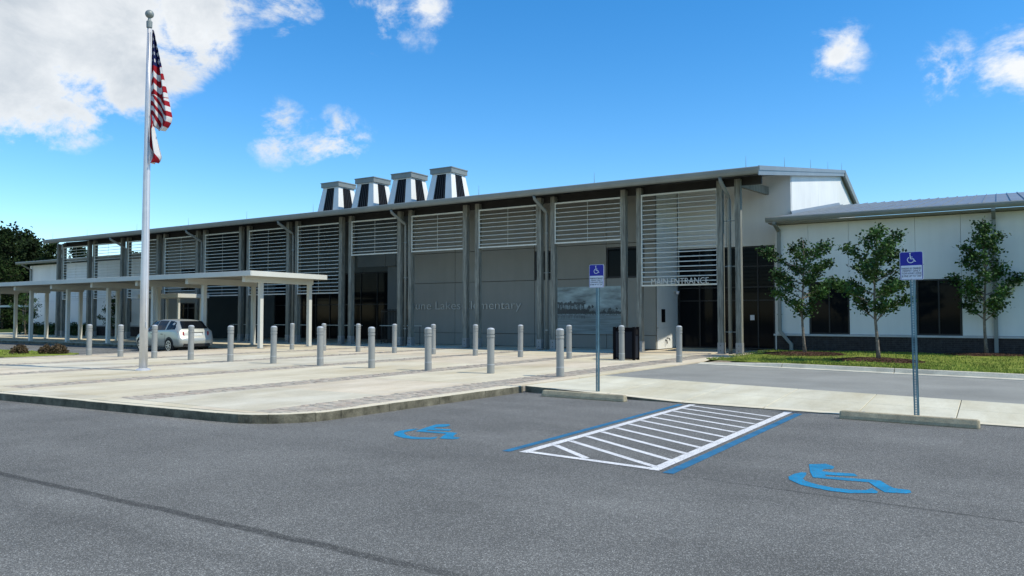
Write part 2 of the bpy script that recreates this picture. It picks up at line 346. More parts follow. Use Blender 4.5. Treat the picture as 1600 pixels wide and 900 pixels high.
def text_mesh(body, size, depth, mat, name='letter', xscale=1.0, thin=0.0):
    cu = bpy.data.curves.new('txt', 'FONT'); cu.body = body; cu.size = size; cu.extrude = depth/2; cu.resolution_u = 3; cu.offset = thin
    ob = bpy.data.objects.new('txt', cu); COL.objects.link(ob)
    dg = bpy.context.evaluated_depsgraph_get(); dg.update()
    me = bpy.data.meshes.new_from_object(ob.evaluated_get(dg)); bpy.data.objects.remove(ob); bpy.data.curves.remove(cu)
    me.name = name; me.materials.clear(); me.materials.append(MT[mat])
    # letters stand up: text x -> x, text y -> z, front faces -y
    me.transform(Matrix(((xscale, 0, 0, 0), (0, 0, -1, 0), (0, 1, 0, 0), (0, 0, 0, 1)))); return me
def width(me):
    xs = [v.co.x for v in me.vertices]; return (min(xs), max(xs)) if xs else (0, 0)

# ================================================================== SETTING
PZ = .14
# terrain to the horizon, a fine grid is not needed: it is flat coastal land
g = B(); g.face([(-900, -900, -.06), (900, -900, -.06), (900, 900, -.06), (-900, 900, -.06)]); O('ground', g, 'ground', kind='structure')
g = B(); g.face([(-75, -60, 0), (60, -60, 0), (60, 21.2, 0), (-8.4, 23.35, 0), (-75, 23.35, 0)]); O('parking_lot', g, 'asphalt', kind='structure')

# ---- plaza outline (convex, counter-clockwise), with the rounded front corner
arc = []
for k in range(9):
    a = R(-87 + k*(87+2)/8); arc.append((-10.0 + 1.22*math.cos(a), 8.78 + 1.22*math.sin(a)))
OUT = [(-30.3, 6.55)] + [(-10.15, 7.545)] + arc[1:] + [(-8.12, 24.0), (-8.12, 36.9), (-30.3, 36.9)]
def inset(poly, d):
    n = len(poly); r = []
    for i in range(n):
        p0, p, p1 = Vector(poly[i-1]), Vector(poly[i]), Vector(poly[(i+1) % n])
        a = (p-p0).normalized(); b = (p1-p).normalized(); na = Vector((-a.y, a.x)); nb = Vector((-b.y, b.x))
        m = (na+nb).normalized(); r.append(tuple(p + m*d/max(.3, m.dot(na))))
    return r
INN = inset(OUT, .17); INS = inset(OUT, .185)
plaza = B(); plaza.prism(INN, -.05, PZ-.035); plaza = O('plaza', plaza, 'sand', kind='structure')
# kerb blocks round the front and the parking side
front = [OUT[0]]
for k in range(1, 13): front.append((OUT[0][0]+(OUT[1][0]-OUT[0][0])*k/12, OUT[0][1]+(OUT[1][1]-OUT[0][1])*k/12))
front += [OUT[4], OUT[7], OUT[9]]
side_end = (-8.12-(24.0-13.9)/(24.0-8.82)*(OUT[9][0]+8.12)*-1, 13.9)
def on_side(y): t = (y-OUT[9][1])/(24.0-OUT[9][1]); return (OUT[9][0]+(-8.12-OUT[9][0])*t, y)
for y in (9.9, 11.2, 12.6, 13.93): front.append(on_side(y))
def near_idx(p): return min(range(len(OUT)), key=lambda i: math.hypot(OUT[i][0]-p[0], OUT[i][1]-p[1]))
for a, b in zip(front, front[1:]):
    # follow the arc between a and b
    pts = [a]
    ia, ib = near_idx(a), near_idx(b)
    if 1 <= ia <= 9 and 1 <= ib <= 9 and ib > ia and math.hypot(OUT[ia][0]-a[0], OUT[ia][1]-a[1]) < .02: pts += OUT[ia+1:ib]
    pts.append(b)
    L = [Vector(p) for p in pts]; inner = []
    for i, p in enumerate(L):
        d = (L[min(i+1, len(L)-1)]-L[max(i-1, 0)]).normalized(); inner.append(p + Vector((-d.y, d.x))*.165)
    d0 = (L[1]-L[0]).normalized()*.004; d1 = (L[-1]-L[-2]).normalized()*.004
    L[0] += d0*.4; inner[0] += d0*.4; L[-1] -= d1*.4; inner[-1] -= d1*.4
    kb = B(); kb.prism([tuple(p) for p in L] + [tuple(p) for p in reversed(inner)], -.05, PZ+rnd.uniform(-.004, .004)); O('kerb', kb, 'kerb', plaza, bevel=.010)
# ---- paver bands (one per bay line) and concrete field slabs between them
BAY = 4.158; C13 = -8.97
BANDS = [(-9.78, -8.95)] + [(C13-BAY*k-.42, C13-BAY*k+.36) for k in range(1, 6)]
FR0 = 7.95     # the band ends here; a strip of concrete runs along the front
cuts = [-30.1]
for k in range(5, 0, -1): cuts += [BANDS[k][0], BANDS[k][1]]
cuts += [BANDS[0][0], BANDS[0][1], -8.0]
ys = [FR0 + i*2.9 for i in range(11)]
paver_me = {}
def slab(poly, top, mat=None, name='concrete_slab', parent=plaza, bev=.006):
    poly = clip(poly, INS); mat = mat or rnd.choice(('concrete', 'concrete', 'concrete_b', 'concrete_c'))
    if len(poly) < 3: return
    ar = abs(sum(poly[i-1][0]*poly[i][1]-poly[i][0]*poly[i-1][1] for i in range(len(poly))))/2
    if ar < .004: return
    b = B(); b.prism(poly, PZ-.10, top); return O(name, b, mat, parent, bevel=bev)
J = .006
for i in range(len(cuts)-1):
    x0, x1 = cuts[i], cuts[i+1]
    if i % 2 == 0:
        for j in range(len(ys)):
            y0 = ys[j]; y1 = ys[j+1] if j+1 < len(ys) else 36.9
            slab([(x0+J, y0+J), (x1-J, y0+J), (x1-J, y1-J), (x0+J, y1-J)], PZ+rnd.uniform(-.002, .002))
# strip along the front edge, in lengths
for k in range(8):
    x0 = -30.3+k*2.75; x1 = x0+2.75
    slab([(x0+J, 6.2), (x1-J, 6.2), (x1-J, FR0-J), (x0+J, FR0-J)], PZ+rnd.uniform(-.002, .002))
# pavers: 0.2 x 0.1 laid across each band; the nearest 300 singly, the rest joined
paver_spots = []
for (bx0, bx1) in BANDS:
    nx = 4; w = (bx1-bx0)/nx; y = FR0+.005; row = 0
    while y < 29.5:
        for q in range(-1, nx+1):
            xa = bx0+q*w + (w/2 if row % 2 else 0); xb = xa+w; xa = max(xa, bx0); xb = min(xb, bx1)
            if xb-xa > .03: paver_spots.append((math.hypot(xa, y), xa, xb, y))
        y += .105; row += 1
paver_spots.sort()
rest = [B(), B(), B()]; cnt = 0
for d, xa, xb, y in paver_spots:
    if cnt < 290:
        p = slab([(xa+.004, y+.004), (xb-.004, y+.004), (xb-.004, y+.101), (xa+.004, y+.101)], PZ+rnd.uniform(-.005, .003), PAV[rnd.randrange(3)], 'paver', bev=.004)
        if p: cnt += 1
    else:
        poly = clip([(xa+.004, y+.004), (xb-.004, y+.004), (xb-.004, y+.101), (xa+.004, y+.101)], INS)
        if len(poly) > 2: rest[rnd.randrange(3)].prism(poly, PZ-.03, PZ+rnd.uniform(-.005, .003))
for r_, pm in zip(rest, PAV): O('pavers', r_, pm, plaza, kind='stuff')

# ---- porch and canopy pavement west of the plaza
pw = B(); pw.box(-78, -30.32, 23.4, 36.9, -.05, PZ-.03); pwo = O('porch_pavement', pw, 'joint', kind='structure')
x = -78
while x < -30.4:
    x1 = min(x+4.16, -30.33)
    for y0, y1 in ((23.56, 27.2), (27.2, 30.0), (30.0, 33.3), (33.3, 36.9)):
        b = B(); b.box(x+J, x1-J, y0+J, y1-J, PZ-.1, PZ+rnd.uniform(-.002, .002)); O('concrete_slab', b, 'concrete', pwo, bevel=.006)
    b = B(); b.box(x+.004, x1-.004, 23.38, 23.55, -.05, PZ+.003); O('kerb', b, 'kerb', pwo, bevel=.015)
    x = x1

# ---- walk between the parking bays and the side road: slopes from plaza level down to flush
WX = [-8.28, -6.6, -5.0, -3.5, -2.0, -.6, .9, 2.6, 4.5, 7.0, 10.0, 14.0]
def wf(x): return 13.32 - .078*(x-.3) if x < 14 else 12.2
def wb(x): return 15.55 - .232*(x-.3) if x < .3 else 15.55-.15*(x-.3)
def wzf(x): return max(.018, min(PZ, PZ-(x+8.28)/(8.28-4.9)*(PZ-.018)))
def XL(x, y): return on_side(y)[0]+.008 if x <= WX[0]+.01 else x
wk = B()
for a, b_ in zip(WX, WX[1:]):
    wk.hexa([(XL(a, wf(a)), wf(a)+.02, -.05), (b_, wf(b_)+.02, -.05), (b_, wb(b_), -.05), (XL(a, wb(a)), wb(a), -.05), (XL(a, wf(a)), wf(a)+.02, wzf(a)-.03), (b_, wf(b_)+.02, wzf(b_)-.03), (b_, wb(b_), .10), (XL(a, wb(a)), wb(a), .10)])
walk = O('walkway', wk, 'joint', kind='structure')
def lerp(a, b, t): return a+(b-a)*t
for a, b_ in zip(WX, WX[1:]):
    a1, b1 = a+.006, b_-.006
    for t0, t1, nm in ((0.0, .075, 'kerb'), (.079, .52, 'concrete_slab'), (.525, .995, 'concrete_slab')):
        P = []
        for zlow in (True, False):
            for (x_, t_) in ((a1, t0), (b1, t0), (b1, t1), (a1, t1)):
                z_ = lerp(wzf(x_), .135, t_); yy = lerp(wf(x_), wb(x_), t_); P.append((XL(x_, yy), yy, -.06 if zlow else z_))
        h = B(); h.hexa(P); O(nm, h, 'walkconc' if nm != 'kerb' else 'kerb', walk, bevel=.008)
# ---- side road
rd = B(); pts = [(on_side(wb(-8.28))[0]+.01, wb(-8.28)+.004)]+[(x_, wb(x_)+.004) for x_ in (-7.6, -5, -2, .5, 4, 9, 14)]
def kl(x): return 23.62 - .235*(x+8) if x < .5 else 21.62-.16*(x-.5)     # lawn kerb line
back = [(x_, kl(x_)+.02) for x_ in (14, 9, 4, .5, -2, -5, -8.1)]
rd.prism(pts+back, .06, .128); O('road', rd, 'road', kind='structure')
# ---- lawn with kerb
LX = [-8.0, -5.35, -2.35, .65, 3.65, 6.65, 9.65, 12.65]
def lz(x, y):
    d = y-kl(x); z = .245 + .01*math.sin(x*1.3)+.012*math.sin(y*.9)
    for mx_, my_, mr_ in MUL:
        q = math.hypot(x-mx_, y-my_)/mr_
        if q < 1.25: z += .06*max(0, 1-q*q*.64)
    return z
MUL = [(-5.95, 28.9, 1.15), (-3.2, 25.9, 1.1), (-.42, 31.75, 1.1)]
lw = B(); nxg, nyg = 60, 44; grid = {}
for i in range(nxg+1):
    for j in range(nyg+1):
        x_ = -8.05+i*(22.0/nxg); t_ = j/nyg; y_ = lerp(kl(x_)+.16, 33.0, t_)
        z_ = lz(x_, y_)
        if i == 0: z_ = .13
        grid[i, j] = len(lw.v); lw.v.append((x_, y_, z_))
for i in range(nxg):
    for j in range(nyg): lw.f.append((grid[i, j], grid[i+1, j], grid[i+1, j+1], grid[i, j+1]))
lawn = O('lawn', lw, 'grass', kind='structure', smooth=True)
for k, (a, b_) in enumerate(zip(LX, LX[1:])):
    h0 = .14 if k == 0 else .25
    P = []
    sec = [(-.28, .10), (-.28, .140), (-.02, .152), (.05, .245), (.17, .255), (.17, .10)]
    kb = B(); n = len(sec); xs = [a+.01, (a+b_)/2, b_-.01]
    for xi, x_ in enumerate(xs):
        f = 1.0 if k else (.15, .6, 1.0)[xi]
        for (dy, z_) in sec: kb.v.append((x_, kl(x_)+dy, z_ if z_ < .2 else .155+(z_-.155)*f))
    for q in range(2):
        for i in range(n): kb.f.append((q*n+i, (q+1)*n+i, (q+1)*n+(i+1) % n, q*n+(i+1) % n))
    kb.f.append(tuple(range(n))); kb.f.append(tuple(2*n+i for i in range(n-1, -1, -1)))
    O('kerb', kb, 'kerbwhite', lawn)
# grass blades: thicker in the near part of the lawn
gb = B(); rg = random.Random(3)
for k in range(26000):
    x_ = rg.uniform(-8.0, 6.5); t_ = rg.random()**1.6; y_ = lerp(kl(x_)+.17, 32.8, t_)
    if any(math.hypot(x_-a, (y_-b_))/c_ < .92 + .2*noise.noise((x_*2, y_*2, 0)) for a, b_, c_ in MUL): continue
    if noise.noise((x_*.9, y_*.9, 3)) < -.32: continue
    z_ = lz(x_, y_); h = rg.uniform(.025, .065); a = rg.uniform(0, 6.28); w = .012
    dx, dy = math.cos(a)*w, math.sin(a)*w; lx, ly = rg.uniform(-.03, .03), rg.uniform(-.03, .03)
    gb.face([(x_-dx, y_-dy, z_-.005), (x_+dx, y_+dy, z_-.005), (x_+lx, y_+ly, z_+h)])
tag(O('grass', gb, 'blade'), 'short patchy green grass blades on the lawn before the white wing', 'grass', kind='stuff')
# mulch beds round the young trees
for (mx_, my_, mr_), lb in zip(MUL, ('brown bark mulch ring round the young tree beside the entrance downspout', 'brown bark mulch ring nearest the lawn kerb, round the middle young tree', 'brown bark mulch ring round the tall narrow tree against the white wall')):
    b = B(); b.v.append((mx_, my_, lz(mx_, my_)+.03)); n = 40; rr = 4
    for q in range(1, rr+1):
        for k in range(n):
            a = 2*math.pi*k/n; r_ = mr_*q/rr*(1+(.08*noise.noise((math.cos(a)*2, math.sin(a)*2, mx_)) if q == rr else 0))*1.05
            x_, y_ = mx_+r_*math.cos(a)*1.15, min(my_+r_*math.sin(a)*1.0, 32.7); b.v.append((x_, y_, lz(x_, y_)+(.03*(1-q/rr)+.006)+rnd.uniform(0, .012)))
    for k in range(n): b.f.append((0, 1+k, 1+(k+1) % n))
    for q in range(rr-1):
        for k in range(n): b.f.append((1+q*n+k, 1+(q+1)*n+k, 1+(q+1)*n+(k+1) % n, 1+q*n+(k+1) % n))
    bed = tag(O('mulch_bed', b, 'mulch'), lb, 'mulch bed', 'mulch beds on the lawn')
    ch = B(); rg = random.Random(int(my_*10))
    for k in range(700):
        a = rg.uniform(0, 6.28); r_ = mr_*math.sqrt(rg.random())*1.02; x_, y_ = mx_+r_*math.cos(a)*1.15, min(my_+r_*math.sin(a), 32.7); z_ = lz(x_, y_)+.03
        d = rg.uniform(0, 6.28); l = rg.uniform(.03, .08); v = Vector((math.cos(d)*l/2, math.sin(d)*l/2, rg.uniform(-.01, .02))); p = Vector((x_, y_, z_))
        ch.bar(p-v, p+v, .02, .012)
    O('bark_chips', ch, 'mulch', bed, kind='stuff')
# ---- little planting island by the drop-off lane
isl = B(); isl.prism([(-44, 13.7), (-30.5, 13.7), (-30.45, 16.2), (-31.2, 16.75), (-44, 16.75)], -.02, .15); O('planting_island', isl, 'grass', kind='structure')
ib = B(); rg = random.Random(5)
for k in range(2500):
    x_, y_ = rg.uniform(-40, -31.3), rg.uniform(13.75, 16.6); a = rg.uniform(0, 6.28)
    ib.face([(x_-.02*math.cos(a), y_-.02*math.sin(a), .14), (x_+.02*math.cos(a), y_+.02*math.sin(a), .14), (x_+rg.uniform(-.04, .04), y_, .15+rg.uniform(.02, .06))])
tag(O('island_grass', ib, 'blade'), 'green grass on the small planting island with russet shrubs', 'grass', kind='stuff')

# ---- painted markings on the parking lot (sheets 4 mm above)
def sheet(polys, z=.004):
    b = B()
    for p in polys: b.face([(x, y, z) for x, y in p])
    return b
def stripe(a, c, w):
    a, c = Vector(a), Vector(c); d = (c-a).normalized(); s = Vector((-d.y, d.x))*w/2; return [tuple(a-s), tuple(c-s), tuple(c+s), tuple(a+s)]
hx0, hx1 = -4.77, -3.08
hat = E('access_aisle_marking', (-3.9, 10.5, 0), 'white painted hatched access aisle between the two blue lines', 'road marking')
for nm, s_ in (('border_line', stripe((hx0, 7.76), (hx0+.02, 13.62), .115)), ('border_line', stripe((hx1, 7.60), (hx1+.06, 13.42), .125)), ('border_line', stripe((hx0+.06, 7.83), (hx1-.065, 7.665), .10))):
    O(nm, sheet([s_], .006), 'white_paint', hat)
O('hatch_line', sheet([stripe((hx0+.07, 8.42), (-3.98, 7.84), .085)], .004), 'white_paint', hat)
for k in range(11):
    y0 = 8.82+.462*k; y1 = y0-1.08+.03*k
    if k == 0: y1 = 7.78
    O('hatch_line', sheet([stripe((hx0+.065, y0), (hx1-.045, max(y1, 7.75)), .085)], .004), 'white_paint', hat)
tag(O('painted_line', sheet([stripe((-4.99, 7.72), (-4.95, 13.55), .105)]), 'blue_line'), 'blue painted line along the plaza side of the hatched access aisle', 'road marking', 'blue bay lines')
tag(O('painted_line', sheet([stripe((-2.895, 7.53), (-2.83, 13.28), .12)]), 'blue_line'), 'blue painted line along the side of the hatched access aisle away from the plaza', 'road marking', 'blue bay lines')
ARC = [(-1.705, 8.32), (-1.749, 8.321), (-1.799, 8.189), (-1.815, 8.017), (-1.78, 7.883), (-1.628, 7.693), (-1.479, 7.621), (-1.348, 7.572), (-1.178, 7.572), (-0.971, 7.703), (-0.971, 7.773), (-1.038, 7.901), (-1.073, 7.781), (-1.201, 7.724), (-1.339, 7.724), (-1.493, 7.788), (-1.635, 7.909), (-1.672, 7.995), (-1.682, 8.187)]
BOD = [(-1.778, 8.81), (-1.628, 8.939), (-1.519, 8.81), (-1.511, 8.675), (-1.592, 8.605), (-1.585, 8.486), (-1.488, 8.487), (-1.287, 8.537), (-1.232, 8.415), (-1.389, 8.344), (-1.525, 8.316), (-1.5, 8.228), (-1.393, 8.256), (-1.09, 8.309), (-1.01, 8.306), (-0.949, 8.159), (-0.865, 8.01), (-0.731, 7.998), (-0.709, 7.892), (-0.748, 7.83), (-0.914, 7.777), (-1.012, 7.967), (-1.099, 8.169), (-1.281, 8.134), (-1.601, 8.113), (-1.685, 8.392)]
for dx, dy, lb in ((0, 0, 'blue painted wheelchair symbol in the bay with the wheel stop farther from the plaza'), (-5.32, .27, 'blue painted wheelchair symbol in the bay beside the plaza kerb')):
    b = sheet([[(x+dx, y+dy) for x, y in reversed(ARC)], [(x+dx, y+dy) for x, y in reversed(BOD)]])
    tag(O('wheelchair_symbol', b, 'blue_paint'), lb, 'road marking', 'painted wheelchair symbols')

# ================================================================== SCHOOL HALL
EY, EZ, SL = 29.15, 7.22, .153
def ru(y): return EZ-.2+SL*(y-EY)          # underside of the roof
hall = E('school_hall', (-33, 30.2, PZ), 'long grey school hall with timber posts, louvered screens and metal roof', 'building')
GAP = .013
def panel(par, x0, x1, y, z0, z1, mat, t=.14, ztop=None):
    b = B()
    if ztop: b.hexa([(x0+GAP, y, z0+GAP), (x1-GAP, y, z0+GAP), (x1-GAP, y+t, z0+GAP), (x0+GAP, y+t, z0+GAP), (x0+GAP, y, ztop[0]), (x1-GAP, y, ztop[0]), (x1-GAP, y+t, ztop[1]), (x0+GAP, y+t, ztop[1])])
    else: b.box(x0+GAP, x1-GAP, y, y+t, z0+GAP, z1-GAP)
    return O('wall_panel', b, mat, par)
def window(par, x0, x1, y, z0, z1, vbars=(), hbars=(), fw=.06, name='window', depth=.10):
    """frame set into an opening with a pane per light"""
    b = B(); b.box(x0, x1, y, y+depth, z0, z0+fw); b.box(x0, x1, y, y+depth, z1-fw, z1); b.box(x0, x0+fw, y, y+depth, z0+fw, z1-fw); b.box(x1-fw, x1, y, y+depth, z0+fw, z1-fw)
    w = O(name, b, 'frame', par)
    xs = [x0+fw]+sum([[v-fw/2, v+fw/2] for v in vbars], [])+[x1-fw]; zs = [z0+fw]+sum([[v-fw/2, v+fw/2] for v in hbars], [])+[z1-fw]
    for v in vbars: m = B(); m.box(v-fw/2, v+fw/2, y+.006, y+depth-.006, z0+fw, z1-fw); O('mullion', m, 'frame', w)
    for i in range(0, len(xs), 2):
        for v in hbars: m = B(); m.box(xs[i], xs[i+1], y+.009, y+depth-.009, v-fw/2, v+fw/2); O('transom', m, 'frame', w)
        for j in range(0, len(zs), 2):
            m = B(); m.box(xs[i], xs[i+1], y+depth*.5, y+depth*.5+.012, zs[j], zs[j+1]); O('pane', m, 'glass', w)
    return w
# --- structural shell behind the panels
def wall(x0, x1, y0, y1, z0, z1, mat, name='wall', par=hall, ztop=None):
    b = B()
    if ztop: b.hexa([(x0, y0, z0), (x1, y0, z0), (x1, y1, z0), (x0, y1, z0), (x0, y0, ztop[0]), (x1, y0, ztop[0]), (x1, y1, ztop[1]), (x0, y1, ztop[1])])
    else: b.box(x0, x1, y0, y1, z0, z1)
    return O(name, b, mat, par)
FY = 32.4
wall(-26.9, -12.97, FY+.15, FY+.32, PZ, 0, 'joint', ztop=(ru(FY+.15)-.01, ru(FY+.32)-.01))
xs = [-26.9, -24.1, -19.26, -15.38, -12.95]; zs = [PZ, .76, 3.39, 4.98, None]
WIN = [(-19.26, -18.1, 3.39, 4.82), (-15.38, -13.5, 3.33, 4.82)]
for i in range(4):
    for j in range(4):
        x0, x1, z0, z1 = xs[i], xs[i+1], zs[j], zs[j+1]
        top = (ru(FY)-.01, ru(FY+.14)-.01) if z1 is None else None
        if j == 2 and i in (2, 3):
            wx1 = WIN[0][1] if i == 2 else WIN[1][1]
            panel(hall, wx1, x1, FY, z0, z1, 'grey'); panel(hall, x0, wx1, FY, 4.80, z1, 'grey')
        else: panel(hall, x0, x1, FY, z0, z1 or 9, 'grey', ztop=top)
for (x0, x1, z0, z1) in ((-19.26, -18.1, 3.39, 4.80), (-15.38, -13.5, 3.39, 4.80)):
    window(hall, x0+.015, x1-.015, FY+.03, z0+.01, z1-.01, vbars=((x0+x1)/2,), hbars=())
# return wall into the entrance
RX = -12.95
wall(RX-.16, RX-.04, FY+.325, 35.2, PZ, 0, 'white', ztop=(ru(FY+.325)-.01, ru(35.2)-.01))
for z0, z1 in ((PZ, 1.1), (1.1, 3.0), (3.0, 4.98), (4.98, None)):
    b = B(); y0, y1 = FY+.16, 35.15
    if z1: b.box(RX-.035, RX, y0, y1, z0+GAP, z1-GAP)
    else: b.hexa([(RX-.035, y0, z0), (RX, y0, z0), (RX, y1, z0), (RX-.035, y1, z0), (RX-.035, y0, ru(y0)-.01), (RX, y0, ru(y0)-.01), (RX, y1, ru(y1)-.01), (RX-.035, y1, ru(y1)-.01)])
    O('wall_panel', b, 'white', hall)
# entrance wall
YE = 35.2
for x0, x1 in ((-12.94, -10.6), (-10.6, -7.7)):
    panel(hall, x0, x1, YE, 4.80, 9, 'white', ztop=(ru(YE)-.01, ru(YE+.14)-.01))
wall(-8.45, -7.72, YE+.001, YE+.14, PZ, 4.80, 'white')
window(hall, -12.93, -8.46, YE+.02, PZ+.003, 4.79, vbars=(-11.9, -10.95, -10.0, -9.2), hbars=(2.35, 2.95, 3.9), fw=.055, name='storefront')
wall(-12.93, -8.46, YE+1.6, YE+1.7, PZ, 4.9, 'inside', 'lobby_wall')
# gable end facing the sun, seen above the low wing
gy = [YE+.15, 41.3, 46.9, 48.0, 53.2]
for a, b_ in ((gy[0], gy[1]), (gy[1], gy[2]), (gy[2], 53.2)):
    b = B(); pts = [(a, PZ), (b_, PZ)]
    def top(y): return ru(y)-.012 if y <= 48 else ru(48)-.012-(y-48)*.25
    prof = [(a+.008, PZ), (b_-.008, PZ), (b_-.008, top(b_-.008))] + ([(48.0, top(48))] if a < 48 < b_ else []) + [(a+.008, top(a+.008))]
    n = len(prof); b.v = [(-7.86, y, z) for y, z in prof]+[(-7.70, y, z) for y, z in prof]
    b.f = [tuple(range(n-1, -1, -1)), tuple(range(n, 2*n))]+[(k, (k+1) % n, n+(k+1) % n, n+k) for k in range(n)]
    O('gable_panel', b, 'white', hall)
wall(-51.8, -7.87, 53.0, 53.15, PZ, 8.5, 'white', 'rear_wall')
wall(-51.95, -51.8, 32.76, 52.9, PZ, 0, 'white', 'end_wall', ztop=(ru(32.76)-.01, ru(48)-1.3))
# bay with the tall opening
for x0, x1 in ((-31.1, -28.95), (-28.95, -28.2), (-28.2, -26.92)):
    panel(hall, x0, x1, FY+.02, 4.42, 9, 'shaded_grey', ztop=(ru(FY+.02)-.01, ru(FY+.16)-.01))
wall(-28.95, -28.2, FY+.2, FY+.5, PZ, 4.6, 'shaded_grey', 'pier')
wall(-26.9, -26.8, FY+.33, 36.6, PZ, 0, 'shaded_grey', 'side_wall', ztop=(ru(FY+.33)-.01, ru(36.6)-.01))
# recessed back wall with storefront glazing
wall(-45.2, -26.92, 36.85, 37.0, PZ, 0, 'inside', ztop=(ru(36.85)-.01, ru(37)-.01))
for x0, x1 in ((-45.15, -41.5), (-41.5, -38.0), (-38.0, -34.6), (-34.6, -31.2), (-31.2, -26.92)):
    panel(hall, x0, x1, 36.6, 4.45, 9, 'shaded_grey', ztop=(ru(36.6)-.01, ru(36.74)-.01))
panel(hall, -45.15, -43.0, 36.6, PZ, 4.45, 'shaded_grey')
window(hall, -42.98, -31.22, 36.62, PZ+.003, 4.44, vbars=(-41.6, -40.3, -38.9, -37.6, -36.2, -34.8, -33.4), hbars=(2.4,), name='storefront')
window(hall, -31.20, -26.93, 36.62, PZ+.003, 4.44, vbars=(-29.6, -28.2), hbars=(2.4,), name='storefront')
# west block with a door
wall(-51.79, -45.22, 32.76, 32.9, PZ, 0, 'joint', ztop=(ru(32.76)-.01, ru(32.9)-.01))
ax = [-51.8, -49.8, -47.86, -46.26, -45.2]
for i in range(4):
    if i == 2: panel(hall, ax[i], ax[i+1], 32.6, 2.55, 3.35, 'grey'); panel(hall, ax[i], ax[i+1], 32.6, 4.92, 9, 'grey', ztop=(ru(32.6)-.01, ru(32.74)-.01))
    else:
        panel(hall, ax[i], ax[i+1], 32.6, PZ, 3.35, 'grey'); panel(hall, ax[i], ax[i+1], 32.6, 3.35, 9, 'grey', ztop=(ru(32.6)-.01, ru(32.74)-.01))
window(hall, -47.84, -46.28, 32.62, PZ+.003, 2.54, vbars=(-47.06,), hbars=(2.2,), name='door')
window(hall, -47.84, -46.28, 32.62, 3.36, 4.91, vbars=(-47.06,), hbars=(4.1,), name='clerestory_window')
wall(-45.3, -45.21, 32.91, 36.84, PZ, 0, 'shaded_grey', 'side_wall', ztop=(ru(32.9)-.01, ru(36.84)-.01))
# handrail bars across the shaded bays
for k, (x0, x1) in enumerate(((-41.2, -38.2), (-37.1, -34.0), (-32.9, -29.9), (-28.6, -25.7))):
    b = B(); b.tube([(x0, 31.6, 1.12), (x1, 31.6, 1.12)], .022, 8); h = O('handrail', b, 'galv', hall)
    for x_ in (x0+.1, (x0+x1)/2, x1-.1):
        b = B(); b.tube([(x_, 31.6, PZ-.002), (x_, 31.6, 1.10)], .018, 8); O('rail_post', b, 'frame', h)
b = B()
gate = None
b.box(-29.3, -27.9, FY+.04, FY+.08, 1.88, 1.93); b.box(-29.3, -27.9, FY+.04, FY+.08, .3, .35); gate = O('bar_gate', b, 'frame', hall)
bm = None
for k in range(13):
    b = B(); b.box(-29.27+k*.11, -29.245+k*.11, FY+.045, FY+.075, PZ, 2.02); O('gate_bar', b, 'frame', gate)

# --- roof
def roof_slab(x0, x1, y0, y1, z0, sl, name='roof', par=hall, t=.2, mat='roof'):
    z1 = z0+sl*(y1-y0); b = B(); b.hexa([(x0, y0, z0-t), (x1, y0, z0-t), (x1, y1, z1-t), (x0, y1, z1-t), (x0, y0, z0), (x1, y0, z0), (x1, y1, z1), (x0, y1, z1)])
    return O(name, b, mat, par)
roof = roof_slab(-51.8, -7.52, EY, 48.0, EZ, SL)
roofw = roof_slab(-59.0, -51.82, EY, 35.8, EZ, SL)
roofb = roof_slab(-51.8, -7.52, 48.0, 53.6, EZ+SL*(48-EY), -.25, 'rear_roof')
def seams(rf, x0, x1, y0, y1, z0, sl, step=.42):
    b = B(); L = y1-y0; b.hexa([(-.014, 0, -.01), (.014, 0, -.01), (.014, L, sl*L-.01), (-.014, L, sl*L-.01), (-.014, 0, .045), (.014, 0, .045), (.014, L, sl*L+.045), (-.014, L, sl*L+.045)])
    me = mesh('seam', b, 'roof'); base = wloc(rf); n = int((x1-x0)/step); s0 = (x1-x0)/n
    for k in range(n+1): I('seam', me, rf, Vector((x0+k*s0, y0, z0))-base)
seams(roof, -51.7, -7.6, EY-.01, 48.0, EZ, SL); seams(roofw, -58.9, -51.9, EY-.01, 35.8, EZ, SL)
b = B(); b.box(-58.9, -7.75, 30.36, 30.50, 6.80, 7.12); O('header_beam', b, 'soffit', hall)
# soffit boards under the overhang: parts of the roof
b = B(); b.hexa([(-58.95, EY+.1, ru(EY+.1)-.03), (-7.58, EY+.1, ru(EY+.1)-.03), (-7.58, FY, ru(FY)-.03), (-58.95, FY, ru(FY)-.03), (-58.95, EY+.1, ru(EY+.1)-.004), (-7.58, EY+.1, ru(EY+.1)-.004), (-7.58, FY, ru(FY)-.004), (-58.95, FY, ru(FY)-.004)]); O('soffit', b, 'soffit', hall)
